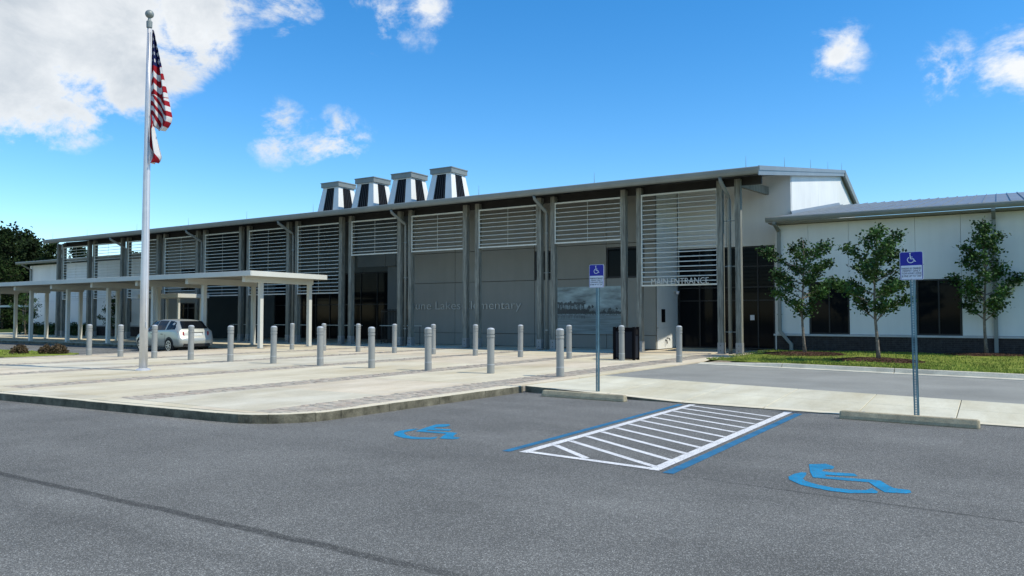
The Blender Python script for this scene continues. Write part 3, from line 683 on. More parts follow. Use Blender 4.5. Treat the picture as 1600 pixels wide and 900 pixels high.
# gutter: half-round-ish trough profile along the eave, and rake trim at the gable
def trough(par, x0, x1, y, z, w=.2, h=.2, mat='gutter', name='gutter'):
    sec = [(0, 0), (-w*.86, 0), (-w, -.03), (-w, -.06), (-w*.93, -h*.55), (-w*.7, -h*.9), (-w*.4, -h), (0, -h)]
    b = B(); n = len(sec)
    for x_ in (x0, x1): b.v += [(x_, y+a, z+c) for a, c in sec]
    b.f += [(i, n+i, n+(i+1) % n, (i+1) % n) for i in range(n)]+[tuple(range(n)), tuple(n+i for i in range(n-1, -1, -1))]
    return O(name, b, mat, par)
x = -59.1; gx = [-59.1, -49, -39, -29, -19, -7.5]
for a, b_ in zip(gx, gx[1:]): trough(hall, a+.002, b_-.002, EY-.004, EZ+.01, .21, .27)
b = B()
for (y0, y1, s0) in ((EY-.15, 48.06, 0),):
    for dz0, dz1, xo in ((-.30, -.12, -7.49), (-.118, .055, -7.46)):
        b = B(); b.hexa([(-7.52, y0, EZ+SL*(y0-EY)+dz0), (xo, y0, EZ+SL*(y0-EY)+dz0), (xo, y1, EZ+SL*(y1-EY)+dz0), (-7.52, y1, EZ+SL*(y1-EY)+dz0), (-7.52, y0, EZ+SL*(y0-EY)+dz1), (xo, y0, EZ+SL*(y0-EY)+dz1), (xo, y1, EZ+SL*(y1-EY)+dz1), (-7.52, y1, EZ+SL*(y1-EY)+dz1)])
        O('rake_trim', b, 'roof', hall)
zr = EZ+SL*(48-EY)
for dz0, dz1, xo in ((-.34, .06, -7.44),):
    b = B(); b.hexa([(-7.52, 48.07, zr+dz0), (xo, 48.07, zr+dz0), (xo, 53.7, zr-1.42+dz0), (-7.52, 53.7, zr-1.42+dz0), (-7.52, 48.07, zr+dz1), (xo, 48.07, zr+dz1), (xo, 53.7, zr-1.42+dz1), (-7.52, 53.7, zr-1.42+dz1)]); O('rake_trim', b, 'gutter', hall)
for x_, y_ in ((-58.6, 29.4), (-54, 29.4), (-48, 29.4), (-42.5, 29.4), (-37, 29.4), (-31.5, 29.4), (-26, 29.4), (-20.5, 29.4), (-14.5, 29.4), (-8.1, 29.5), (-7.6, 33.6), (-7.6, 39.0), (-7.6, 43.5), (-7.6, 47.8)):
    z_ = EZ+SL*(y_-EY); b = B(); b.tube([(x_, y_, z_), (x_, y_, z_+.5)], [.012, .004], 6); O('lightning_rod', b, 'gutter', hall)
# --- posts in pairs, with steel shoes; beam, downpipes and louvers per bay
CX = [C13-BAY*(12-k) for k in range(13)]
pb = B(); pb.box(-.11, .11, 0, .25, 0, 6.86); post_me = mesh('post', pb, 'post')
sb = B(); sb.box(-.122, .122, -.012, .262, 0, .44); sb.box(-.16, .16, -.05, .30, 0, .02); shoe_me = mesh('post_shoe', sb, 'shoe')
bb = B(); bb.box(-.07, .07, 0, 3.1, 0, .30); beam_me = mesh('beam', bb, 'post')
hb = Vector(hall.location)
for k, cx in enumerate(CX):
    for s_ in (-.36, .36):
        p = I('post', post_me, hall, Vector((cx+s_, 30.08, PZ+.02))-hb); I('post_shoe', shoe_me, p, (0, 0, -.02))
        bo = B(); 
        for zz in (.12, .32): bo.disc_y((cx+s_, 30.06, PZ+zz), .018, .02, 8)
        O('bolt', bo, 'frame', p)
    b = B(); b.hexa([(cx+.17, 30.4, ru(30.4)-.42), (cx+.31, 30.4, ru(30.4)-.42), (cx+.31, 35.18 if k == 12 else 32.3, ru(32.3)-.42), (cx+.17, 35.18 if k == 12 else 32.3, ru(32.3)-.42), (cx+.17, 30.4, ru(30.4)-.06), (cx+.31, 30.4, ru(30.4)-.06), (cx+.31, 35.18 if k == 12 else 32.3, ru(32.3)-.06), (cx+.17, 35.18 if k == 12 else 32.3, ru(32.3)-.06)]); O('beam', b, 'post', hall)
    if k % 2 == 0 and k > 0:
        x_ = cx-.005
        b = B(); b.tube([(x_, 29.06, 6.96), (x_, 29.10, 6.82), (x_, 30.10, 6.36), (x_, 30.20, 6.22), (x_, 30.20, PZ-.01)], .075, 12); dp = O('downpipe', b, 'gutter', hall, smooth=True)
        for z_ in (5.4, 3.6, 1.0):
            b = B(); b.tube([(x_, 30.20, z_-.03), (x_, 30.20, z_+.03)], .086, 12); b.box(x_-.24, x_+.26, 30.27, 30.29, z_-.015, z_+.015); O('bracket', b, 'gutter', dp)
slat_me = {}
for k in range(12):
    x0 = CX[k]+.475; x1 = CX[k+1]-.475; ztop = 6.70; zbot = 4.90 if 7 <= k <= 10 else 2.90; y_ = 30.10
    w = x1-x0
    b = B(); b.box(x0, x1, y_-.04, y_+.03, ztop-.045, ztop+.02); b.box(x0, x1, y_-.04, y_+.03, zbot-.03, zbot+.03)
    b.box(x0, x0+.04, y_-.03, y_+.024, zbot+.03, ztop-.045); b.box(x1-.018, x1, y_+.004, y_+.024, zbot+.03, ztop-.045)
    ls = O('louver_screen', b, 'galv', hall)
    b = B(); b.tube([(x0+w*.5, y_+.05, zbot), (x0+w*.5, y_+.05, ztop)], .010, 6); O('tie_rod', b, 'galv', ls)
    if w not in slat_me:
        sb = B(); L = w-.058
        sb.hexa([(0, -.055, -.022), (L, -.055, -.022), (L, .055, .014), (0, .055, .014), (0, -.055, .0), (L, -.055, .0), (L, .055, .030), (0, .055, .030)]); slat_me[w] = mesh('slat', sb, 'galv')
    z_ = ztop-.24
    while z_ > zbot+.07:
        I('slat', slat_me[w], ls, Vector((x0+.04, y_, z_))-hb); z_ -= .2
# --- roof monitors
for k in range(4):
    cx = -27.85-3.06*k; cy = 36.78; zb = EZ+SL*(cy-1.1-EY)-.1; zt = 10.12; rt, rb = .70, 1.02
    b = B()
    T = [(cx-rt, cy-rt), (cx+rt, cy-rt), (cx+rt, cy+rt), (cx-rt, cy+rt)]; Bo = [(cx-rb, cy-rb), (cx+rb, cy-rb), (cx+rb, cy+rb), (cx-rb, cy+rb)]
    b.hexa([(*p, zb) for p in Bo]+[(*p, zt) for p in T]); mo = O('roof_monitor', b, 'white', hall)
    b = B(); c_ = .80; b.box(cx-c_, cx+c_, cy-c_, cy+c_, zt+.002, zt+.27); b.box(cx-c_-.03, cx+c_+.03, cy-c_-.03, cy+c_+.03, zt+.27, zt+.33); O('cap', b, 'gutter', mo)
    sp = B(); sp.hexa([(cx-c_, cy-c_, zt+.331), (cx+c_, cy-c_, zt+.331), (cx+c_, cy+c_, zt+.331), (cx-c_, cy+c_, zt+.331), (cx-.1, cy-.1, zt+.42), (cx+.1, cy-.1, zt+.42), (cx+.1, cy+.1, zt+.42), (cx-.1, cy+.1, zt+.42)]); O('cap_roof', sp, 'roof', mo)
    # louvered dark opening on each of the four raking faces, with blades
    for ang in range(4):
        ca, sa = math.cos(ang*math.pi/2), math.sin(ang*math.pi/2)
        def P(u, t, off):      # u across (-1..1), t up (0..1), off outward
            h_ = lerp(rb, rt, t); x_, y_ = u*.46*h_ , -(h_+off); return (cx+x_*ca-y_*sa, cy+x_*sa+y_*ca, lerp(zb, zt, t))
        b = B(); b.hexa([P(-1, .12, .004), P(1, .12, .004), P(1, .12, -.03), P(-1, .12, -.03), P(-1, .97, .004), P(1, .97, .004), P(1, .97, -.03), P(-1, .97, -.03)]); op = O('vent_opening', b, 'inside', mo)
        for q in range(5):
            u = -.8+q*.4; b = B(); b.hexa([P(u-.06, .13, .03), P(u+.06, .13, .03), P(u+.06, .13, .005), P(u-.06, .13, .005), P(u-.06, .96, .03), P(u+.06, .96, .03), P(u+.06, .96, .005), P(u-.06, .96, .005)]); O('vent_blade', b, 'frame', op)

# --- raised lettering and mural on the grey wall
def lettering(root, text, size, x, y, z, total, depth, mat):
    full = text_mesh(text, size, depth, mat, thin=-size*.012); a, c = width(full); sc = total/(c-a); bpy.data.meshes.remove(full)
    for i, chh in enumerate(text):
        if chh == ' ': continue
        me = text_mesh(chh, size, depth, mat, 'letter', sc, -size*.012); l0, _ = width(me)
        pre = text_mesh(text[:i]+chh, size, depth, mat, 'pre', sc, -size*.012); l1 = width(pre)[1]-(width(me)[1]-l0); bpy.data.meshes.remove(pre)
        o = bpy.data.objects.new('letter', me); COL.objects.link(o); o.parent = root; o.location = Vector((x+(l1-l0)-a*sc, y, z))-Vector(root.location)
t = E('wall_lettering', (-23.3, FY-.03, 1.99), 'raised metal letters spelling Dune Lakes Elementary on the grey wall', 'sign')
lettering(t, 'Dune Lakes Elementary', .62, -27.26, FY-.035, 1.99, 7.26, .05, 'letter')
t = E('entrance_lettering', (-10.98, 29.99, 2.93), 'metal capitals spelling MAIN ENTRANCE standing on the bottom louver bar', 'sign')
lettering(t, 'MAIN ENTRANCE', .36, -12.18, 29.99, 2.932, 2.42, .04, 'letter_bright')
# mural: a printed panel of a lake shore, drawn cell by cell as flat print
mur = bpy.data.meshes.new('mural'); nx_, nz_ = 170, 130; x0, x1, z0, z1 = -18.0, -14.5, .80, 3.02
vs, fs, cs = [], [], []
rm = random.Random(11); trees_m = sorted([(rm.uniform(0, .42), rm.uniform(.60, .67)) for _ in range(52)])
for j in range(nz_+1):
    for i in range(nx_+1): vs.append((x0+(x1-x0)*i/nx_, FY-.012, z0+(z1-z0)*j/nz_))
for j in range(nz_):
    for i in range(nx_):
        a = j*(nx_+1)+i; fs.append((a, a+1, a+nx_+2, a+nx_+1))
        u, v = (i+.5)/nx_, (j+.5)/nz_
        if v > .42:
            c = .18+.13*noise.fractal((u*4, v*9, 2), .9, 2.0, 5)+.05*(v-.4)
            sh = .47+(.06 if u < .5 else .02)+.05*noise.noise((u*26, 1, 0))+.04*noise.noise((u*80, 3, 0))
            if v < sh-.01*u: c = .02+.02*rm.random()
            for (tx, th) in trees_m:
                if abs(u-tx) < .0035 and v < th: c = min(c, .04+.05*rm.random())
            cr_ = .64+.02*noise.noise((u*22, 5, 0))
            if u < .44 and abs(v-cr_) < .032+.05*noise.noise((u*34, v*34, 7)): c = .03+.03*rm.random()
            for (px, pz_, pr) in ((.50, .565, .035), (.545, .575, .03), (.64, .57, .02), (.80, .52, .03), (.9, .53, .025)):
                if math.hypot((u-px)*1.4, v-pz_) < pr*(1+.6*noise.noise((u*60, v*60, 1))): c = .035
        else:
            c = .12+.05*noise.fractal((u*3, v*26, 9), .9, 2.0, 4)+.05*(.42-v)
            if v > .32 and u < .45 and abs(u*40-round(u*40)) < .2: c *= .55
            if v > .39: c = .06 if rm.random() < .6 else .2
        c *= 1.7; cs.append((c*.80, c*1.03, c*1.04, 1))
mur.from_pydata(vs, [], fs); ca = mur.color_attributes.new('print', 'FLOAT_COLOR', 'CORNER')
buf = []
for c in cs: buf += list(c)*4
ca.data.foreach_set('color', buf)
mm = bpy.data.materials.new('mural_print'); mm.use_nodes = True; q = mm.node_tree.nodes.new('ShaderNodeVertexColor'); q.layer_name = 'print'
mm.node_tree.links.new(q.outputs[0], mm.node_tree.nodes['Principled BSDF'].inputs['Base Color']); mm.node_tree.nodes['Principled BSDF'].inputs['Roughness'].default_value = .5
mur.materials.append(mm); mo = bpy.data.objects.new('mural', mur); COL.objects.link(mo); tag(mo, 'grey-blue lakeshore mural with pine trunks and reflections on the wall', 'mural')
mo.modifiers.new('thick', 'SOLIDIFY').thickness = .008
# small fittings by the entrance
b = B(); b.box(RX+.002, RX+.03, 33.05, 33.45, 1.35, 1.95); tag(O('wall_plaque', b, 'binblack'), 'small dark plaque on the light return wall by the entrance', 'plaque')
cmr = E('security_camera', (RX, 34.7, 2.75), 'small dome security camera on the entrance return wall', 'camera')
b = B(); b.box(RX+.001, RX+.12, 34.66, 34.74, 2.78, 2.84); O('bracket', b, 'galv', cmr)
b = B(); b.lathe([(.0, -.12), (.05, -.10), (.08, -.04), (.085, .0), (.085, .05)], 12, (RX+.16, 34.7, 2.76)); O('dome', b, 'signwhite', cmr, smooth=True)
b = B(); b.tube([(RX, 33.7, .62), (RX+.12, 33.7, .62), (RX+.15, 33.7, .52)], .025, 8); b.tube([(RX, 33.5, .55), (RX+.08, 33.5, .5), (RX+.09, 33.5, .38)], .03, 8); tag(O('hose_tap', b, 'frame', smooth=True), 'dark hose tap low on the entrance return wall', 'tap')
b = B(); b.box(-9.55, -9.36, YE-.006, YE+.018, 1.45, 1.68); tag(O('door_notice', b, 'signwhite'), 'small white notice on the dark entrance glass', 'notice')

# ================================================================== LOW WINGS
def brick_base(par, x0, x1, y, z0, z1):
    b = B(); b.box(x0, x1, y+.02, y+.2, z0, z1); O('base_wall', b, 'mortar', par)
    b = B(); z = z0+.01; row = 0
    while z+.065 <= z1:
        x = x0 - (.11 if row % 2 else 0)
        while x < x1:
            a, c = max(x, x0), min(x+.205, x1)
            if c-a > .03: b.box(a, c, y+rnd.uniform(-.003, .003), y+.03, z, z+.063)
            x += .218
        z += .075; row += 1
    O('bricks', b, 'brick', par, kind='stuff')
GAP = .005
wing = E('white_wing', (3, 33, .2), 'low white panelled wing with dark windows, brick base and metal roof behind the lawn', 'building')
WY = 33.0; wxs = [-7.84, -6.57, -5.04, -2.68, -1.17, 1.35, 3.7, 5.2, 7.6, 10.0, 13.9]
ZS = (.90, 3.02, 5.42)
b = B(); b.box(-7.80, 13.88, WY+.16, WY+.3, .1, 5.5); O('wall', b, 'canopydeck', wing)
for i in range(10):
    x0, x1 = wxs[i], wxs[i+1]; iswin = i in (1, 3, 6)
    if not iswin: panel(wing, x0, x1, WY, ZS[0], ZS[1], 'white')
    else: window(wing, x0+.02, x1-.02, WY+.05, ZS[0]+.005, ZS[1]-.005, vbars=((x0+x1)/2,), fw=.05)
    panel(wing, x0, x1, WY, ZS[1], ZS[2], 'white')
b = B(); b.box(-7.98, 13.9, WY-.07, WY+.15, .815, .895); O('sill', b, 'sill', wing, bevel=.01)
brick_base(wing, -7.86, 13.9, WY-.02, .12, .812)
b = B(); b.box(-7.88, -7.80, WY+.01, YE-.01, .12, 5.5); O('side_wall', b, 'white', wing)
wsl = (8.02-5.66)/(47.3-32.25)
wr = roof_slab(-7.69, 14.2, 32.25, 47.3, 5.66, wsl, 'roof', wing, .16)
b = B(); b.hexa([(-8.02, 32.25, 5.5), (-7.70, 32.25, 5.5), (-7.70, 35.15, 5.5+wsl*2.9), (-8.02, 35.15, 5.5+wsl*2.9), (-8.02, 32.25, 5.66), (-7.70, 32.25, 5.66), (-7.70, 35.15, 5.66+wsl*2.9), (-8.02, 35.15, 5.66+wsl*2.9)]); O('roof_end', b, 'roof', wing)
seams(wr, -7.5, 14.1, 32.24, 47.3, 5.66, wsl, .44)
b = B(); b.hexa([(-7.69, 35.0, 5.66+wsl*2.75+.003), (-7.60, 35.0, 5.66+wsl*2.75+.003), (-7.60, 47.2, 5.66+wsl*14.95+.003), (-7.69, 47.2, 5.66+wsl*14.95+.003), (-7.69, 35.0, 5.66+wsl*2.75+.16), (-7.66, 35.0, 5.66+wsl*2.75+.16), (-7.66, 47.2, 5.66+wsl*14.95+.16), (-7.69, 47.2, 5.66+wsl*14.95+.16)]); O('flashing', b, 'roof', wing)
b = B(); b.box(-8.0, 14.2, 32.3, WY+.02, 5.435, 5.475); O('soffit', b, 'canopydeck', wing)
trough(wing, -8.06, 3.0, 32.246, 5.68, .17, .20); trough(wing, 3.004, 14.2, 32.246, 5.68, .17, .20)
for x_, kick in ((-7.72, True), (-.12, False), (8.9, False)):
    b = B(); w_ = .065
    b.bar((x_, 32.2, 5.5), (x_, 32.2, 5.40), .13, .10, (0, 1, 0)); b.bar((x_, 32.17, 5.42), (x_, 32.92, 5.18), .13, .10)
    zb = 1.0 if kick else .30
    b.bar((x_, 32.92, 5.24), (x_, 32.92, zb), .13, .10, (0, 1, 0))
    if kick: b.bar((x_, 32.9, 1.02), (x_+.5, 32.82, .45), .12, .11, (0, 1, 0)); b.bar((x_+.48, 32.8, .50), (x_+.48, 32.8, .2), .13, .11, (0, 1, 0))
    d_ = O('downspout', b, 'gutter', wing)
    for z_ in (1.7, 4.2): b = B(); b.box(x_-.09, x_+.09, 32.86, 32.998, z_-.02, z_+.02); O('bracket', b, 'gutter', d_)
lw_ = E('far_white_wing', (-60, 33.3, PZ), 'low white panelled wing seen behind the louvers and the flat canopy', 'building')
LY = 33.3; fx = [-70.0, -66.8, -63.6, -60.4, -57.2, -54.6, -52.0]
b = B(); b.box(-69.96, -52.05, LY+.16, LY+.3, .1, 6.0); O('wall', b, 'joint', lw_)
for i in range(6):
    if i == 4:
        panel(lw_, fx[i], fx[i]+.9, LY, .95, 2.9, 'white'); window(lw_, fx[i]+.92, fx[i]+2.3, LY+.04, 1.2, 2.88, vbars=(fx[i]+1.6,)); panel(lw_, fx[i]+2.32, fx[i+1], LY, .95, 2.9, 'white')
        panel(lw_, fx[i]+.9, fx[i]+2.32, LY, .95, 1.2, 'white')
    else: panel(lw_, fx[i], fx[i+1], LY, .95, 2.9, 'white')
    panel(lw_, fx[i], fx[i+1], LY, 2.9, 5.95, 'white')
b = B(); b.box(-70.05, -52.0, LY-.06, LY+.15, .87, .945); O('sill', b, 'sill', lw_)
brick_base(lw_, -69.98, -52.0, LY-.02, .12, .868)
b = B(); b.box(-70.0, -69.85, LY+.15, 50, .1, 5.9); O('side_wall', b, 'white', lw_)
lr = roof_slab(-70.4, -52.0, 32.5, 44.0, 6.2, .10, 'roof', lw_, .16); seams(lr, -70.2, -52.1, 32.49, 44.0, 6.2, .10, .6)
trough(lw_, -70.45, -52.0, 32.496, 6.22, .17, .2)
b = B(); b.bar((-69.6, 32.45, 6.0), (-69.6, 33.2, 5.6), .13, .10); b.bar((-69.6, 33.2, 5.65), (-69.6, 33.2, .25), .13, .10, (0, 1, 0)); O('downspout', b, 'gutter', lw_)

# ================================================================== FLAT CANOPY
can = E('flat_canopy', (-44, 24.7, PZ), 'long flat white metal canopy on square posts beside the drop-off lane', 'canopy')
KX = [-28.8-BAY*k for k in range(9)]
x0, x1, y0, y1, zt, zb = -66.0, -27.95, 22.45, 27.05, 3.65, 3.42
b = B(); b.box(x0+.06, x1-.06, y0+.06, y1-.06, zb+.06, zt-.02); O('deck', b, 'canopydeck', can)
for nm, q in (('fascia', (x0, x1, y0, y0+.055)), ('fascia', (x0, x1, y1-.055, y1)), ('fascia', (x1-.055, x1+.003, y0+.056, y1-.056)), ('fascia', (x0-.003, x0+.055, y0+.056, y1-.056))):
    b = B(); b.box(*q, zb, zt); O(nm, b, 'canopy', can, bevel=.01)
pb = B(); pb.box(-.09, .09, -.09, .09, 0, 3.03); cp_me = mesh('post', pb, 'canopy'); pl = B(); pl.box(-.15, .15, -.15, .15, 0, .018); pl_me = mesh('base_plate', pl, 'shoe')
for x_ in KX:
    b = B(); b.box(x_-.10, x_+.10, 22.75, 26.85, 3.175, 3.478); O('cross_beam', b, 'canopy', can, bevel=.008)
    for y_ in (23.72, 26.68):
        p = I('post', cp_me, can, Vector((x_, y_, PZ+.01))-Vector(can.location)); I('base_plate', pl_me, p, (0, 0, -.008))
lc = E('door_canopy', (-41.5, 28.4, PZ), 'small low flat canopy linking the long canopy to the side door', 'canopy')
b = B(); b.box(-44.2, -40.2, 27.2, 29.3, 2.72, 2.95); O('deck', b, 'canopy', lc, bevel=.01)
for x_ in (-43.9, -40.5):
    b = B(); b.box(x_-.06, x_+.06, 27.4, 27.52, PZ, 2.721); O('post', b, 'canopy', lc)
    b = B(); b.box(x_-.06, x_+.06, 28.9, 29.02, PZ, 2.721); O('post', b, 'canopy', lc)

# ================================================================== BOLLARDS
def make_bollard(name, label, group):
    r = E(name, (0, 0, 0), label, 'bollard', group)
    b = B(); b.lathe([(.098, 0), (.098, .20), (.094, .205), (.094, .905), (.085, .91), (.085, .925), (.100, .93), (.100, .99), (.085, .995), (.085, 1.012), (.099, 1.017), (.099, 1.12), (.088, 1.15), (.06, 1.168), (.02, 1.176)], 24); O('shaft', b, 'bollard', r, smooth=False)
    b = B(); b.lathe([(.0985, .222), (.1, .224), (.1, .238), (.0985, .24)], 24); O('band', b, 'bollband', r)
    b = B(); b.lathe([(.1, 1.121), (.09, 1.151), (.062, 1.17), (.02, 1.179)], 24); O('cap', b, 'bollband', r, smooth=True)
    return r
g1, g2 = 'bollards in the row nearer the parking lot', 'bollards in the row nearer the hall'
l1, l2 = 'grey steel bollard in the plaza row beside the flagpole, away from the hall', 'grey steel bollard in the plaza row nearer the hall posts'
b0 = make_bollard('bollard', l1, g1); first = True
ORD = ['first', 'second', 'third', 'fourth', 'fifth', 'sixth', 'seventh', 'eighth', 'ninth', 'tenth', 'eleventh']
spots = [(-29.3+2.02*k, 16.12+.042*k, l1, g1) for k in range(11)] + [(-26.65+1.995*k, 23.7, l2, g2) for k in range(10)]
for i, (x_, y_, lb, gr) in enumerate(spots):
    o = b0 if i == 0 else copy_tree(b0); o.location = (x_, y_, PZ); tag(o, '%s grey steel bollard from %s' % (ORD[i if i < 11 else i-11], 'the russet shrubs in the row beside the flagpole' if i < 11 else 'the canopy posts in the row nearer the hall'), 'bollard', gr)
    o.rotation_euler.z = rnd.uniform(0, 3); o.rotation_euler.x = R(rnd.uniform(-.5, .5)); o.rotation_euler.y = R(rnd.uniform(-.5, .5))
# ================================================================== FLAGPOLE AND FLAGS
FP = Vector((-19.70, 12.32, PZ))
fp = E('flagpole', FP, 'tall tapered silver flagpole with ball finial on the plaza', 'flagpole')
b = B(); b.lathe([(.108, 0), (.105, 2.5), (.092, 5.0), (.072, 7.5), (.052, 9.45)], 24, FP); O('pole', b, 'alu', fp, smooth=True)
b = B(); b.lathe([(.20, 0), (.20, .025), (.17, .045), (.125, .06), (.109, .07)], 24, FP); O('base_collar', b, 'alu', fp, smooth=False)
b = B(); b.lathe([(.03, 9.44), (.075, 9.45), (.08, 9.62), (.05, 9.64), (.035, 9.72)], 16, FP); O('truck', b, 'gutter', fp)
b = B(); b.lathe([(.03*0+.02, 9.70)]+[(.115*math.sin(R(a)), 9.83-.115*math.cos(R(a))) for a in range(12, 180, 12)]+[(.004, 9.945)], 20, FP); O('ball', b, 'gutter', fp, smooth=True)
b = B(); b.tube([FP+Vector((.13, -.02, 9.4)), FP+Vector((.15, -.03, 5.0)), FP+Vector((.13, -.02, 1.3))], .006, 6); O('halyard', b, 'signwhite', fp)
b = B(); b.box(FP.x+.10, FP.x+.14, FP.y-.03, FP.y-.01, 1.30, 1.46); O('cleat', b, 'alu', fp)
def flag_mat(kind):
    m = bpy.data.materials.new('flag_'+kind); m.use_nodes = True; t = m.node_tree; n = t.nodes; L = t.links.new; b = n['Principled BSDF']
    b.inputs['Roughness'].default_value = .75; b.inputs['Specular IOR Level'].default_value = .15
    uv = n.new('ShaderNodeUVMap'); s = n.new('ShaderNodeSeparateXYZ'); L(uv.outputs[0], s.inputs[0])
    def mt(op, a, b_=None):
        q = n.new('ShaderNodeMath'); q.operation = op
        for i, v in enumerate((a, b_)):
            if v is None: continue
            if isinstance(v, (int, float)): q.inputs[i].default_value = v
            else: L(v, q.inputs[i])
        return q.outputs[0]
    def mix(f, a, b_):
        x = n.new('ShaderNodeMix'); x.data_type = 'RGBA'; L(f, x.inputs['Factor'])
        for k, v in (('A', a), ('B', b_)):
            if isinstance(v, tuple): x.inputs[k].default_value = (*v, 1)
            else: L(v, x.inputs[k])
        return x.outputs['Result']
    u, v = s.outputs[0], s.outputs[1]; red, white, blue = (.40, .018, .03), (.78, .77, .75), (.02, .03, .12)
    if kind == 'stripes':
        st = mt('GREATER_THAN', mt('MODULO', mt('MULTIPLY', v, 6.5), 1.0), .5); c = mix(st, red, white)
        inb = mt('MULTIPLY', mt('LESS_THAN', u, .40), mt('LESS_THAN', v, 7/13))
        fu = mt('SUBTRACT', mt('FRACT', mt('MULTIPLY', u, 15)), .5); fv = mt('SUBTRACT', mt('FRACT', mt('MULTIPLY', v, 10.2)), .5)
        star = mt('LESS_THAN', mt('ADD', mt('MULTIPLY', fu, fu), mt('MULTIPLY', fv, fv)), .075)
        c = mix(inb, c, mix(star, blue, white))
    else:
        d1 = mt('ABSOLUTE', mt('SUBTRACT', u, v)); d2 = mt('ABSOLUTE', mt('SUBTRACT', mt('ADD', u, v), 1.0))
        c = mix(mt('LESS_THAN', mt('MINIMUM', d1, d2), .13), white, red)
    L(c, b.inputs['Base Color'])
    tr = n.new('ShaderNodeBsdfTranslucent'); L(c, tr.inputs['Color']); ms = n.new('ShaderNodeMixShader'); ms.inputs[0].default_value = .35
    L(b.outputs[0], ms.inputs[1]); L(tr.outputs[0], ms.inputs[2]); L(ms.outputs[0], n['Material Output'].inputs['Surface'])
    return m
def flag(name, kind, ztop, drop, reach, seed, label, ang):
    """limp cloth gathered at the pole: widens downward, hangs in soft vertical folds"""
    nu, nv = 40, 60; dx, dy = math.cos(ang), math.sin(ang); vs, fs, uvs = [], [], []
    def uvmap(p, q):
        if kind == 'saltire': return (.42+.55*p, .15+.8*q-.12*p)
        if q < .36: return (.04+.32*p, .02+q*1.35)
        if q < .68: return (.62, (q-.36)*1.22+.085*(p-.5)+.03*math.sin(p*9))
        return (.62, .39+(q-.68)*1.5-.30*(p-.5)+.03*math.sin(p*7))
    for j in range(nv+1):
        for i in range(nu+1):
            p, q = i/nu, j/nv
            W_ = reach*(.10+.90*min(1, q/.86)**.85); W_ *= 1-.35*max(0, (q-.86)/.14)**2
            lat = .075+p*W_
            fold = (.11*math.sin(p*10.5+q*2.0+seed)+.035*math.sin(p*23-q*4+seed))*(.35+.65*q)*min(1, .25+p*2)
            z_ = ztop-q*drop+.05*math.sin(p*6+seed)*q-(.10*p*q)+.16*(1-p)*max(0, q-.75)
            vs.append((dx*lat-dy*fold, dy*lat+dx*fold, z_-ztop))
    for j in range(nv):
        qm = (j+.5)/nv
        for i in range(nu):
            a = j*(nu+1)+i; fs.append((a, a+1, a+nu+2, a+nu+1)); e = 1e-4
            q0, q1 = j/nv, (j+1)/nv
            f = (lambda p, q: uvmap(p, min(max(q, .36 if qm >= .36 else 0), .36-e if qm < .36 else 1)))
            uvs += [f(i/nu, q0), f((i+1)/nu, q0), f((i+1)/nu, q1), f(i/nu, q1)]
    me = bpy.data.meshes.new(name); me.from_pydata(vs, [], fs); me.materials.append(flag_mat(kind))
    ul = me.uv_layers.new(name='UVMap'); ul.data.foreach_set('uv', [c for p in uvs for c in p]); me.polygons.foreach_set('use_smooth', [True]*len(fs))
    o = bpy.data.objects.new(name, me); COL.objects.link(o); o.location = (FP.x, FP.y, ztop); tag(o, label, 'flag'); o.modifiers.new('cloth', 'SOLIDIFY').thickness = .004
    return o
flag('national_flag', 'stripes', 9.52, 2.72, .58, .6, 'red and white striped flag with starry blue canton hanging limp at the pole top', R(32))
flag('state_flag', 'saltire', 7.15, 1.28, .30, 2.1, 'smaller limp white flag with red diagonal cross hanging under the striped flag', R(20))

# ================================================================== PARKING SIGNS
def isa(scale, x, y, z):
    """wheelchair symbol as a thin raised mesh facing -y"""
    b = B()
    def q(pts): b.hexa([(x+p*scale, y, z+r_*scale) for p, r_ in pts]+[(x+p*scale, y-.002, z+r_*scale) for p, r_ in pts])
    def seg(a, c, w):
        a, c = Vector(a), Vector(c); d = (c-a).normalized(); s_ = Vector((-d.y, d.x))*w/2; q([tuple(a-s_), tuple(c-s_), tuple(c+s_), tuple(a+s_)])
    pr = None
    for k in range(17):
        a = R(118+k*(345-118)/16); p = (-.05+.30*math.cos(a), -.16+.30*math.sin(a))
        if pr: seg(pr, p, .075)
        pr = p
    seg((-.10, .36), (-.06, -.05), .09); seg((-.09, .12), (.14, .12), .065); seg((-.06, -.06), (.20, -.06), .08); seg((.19, -.04), (.34, -.34), .08); seg((.31, -.35), (.43, -.30), .07)
    b.disc_y((x-.10*scale, y-.001, z+.47*scale), .075*scale, .002, 12)
    return b
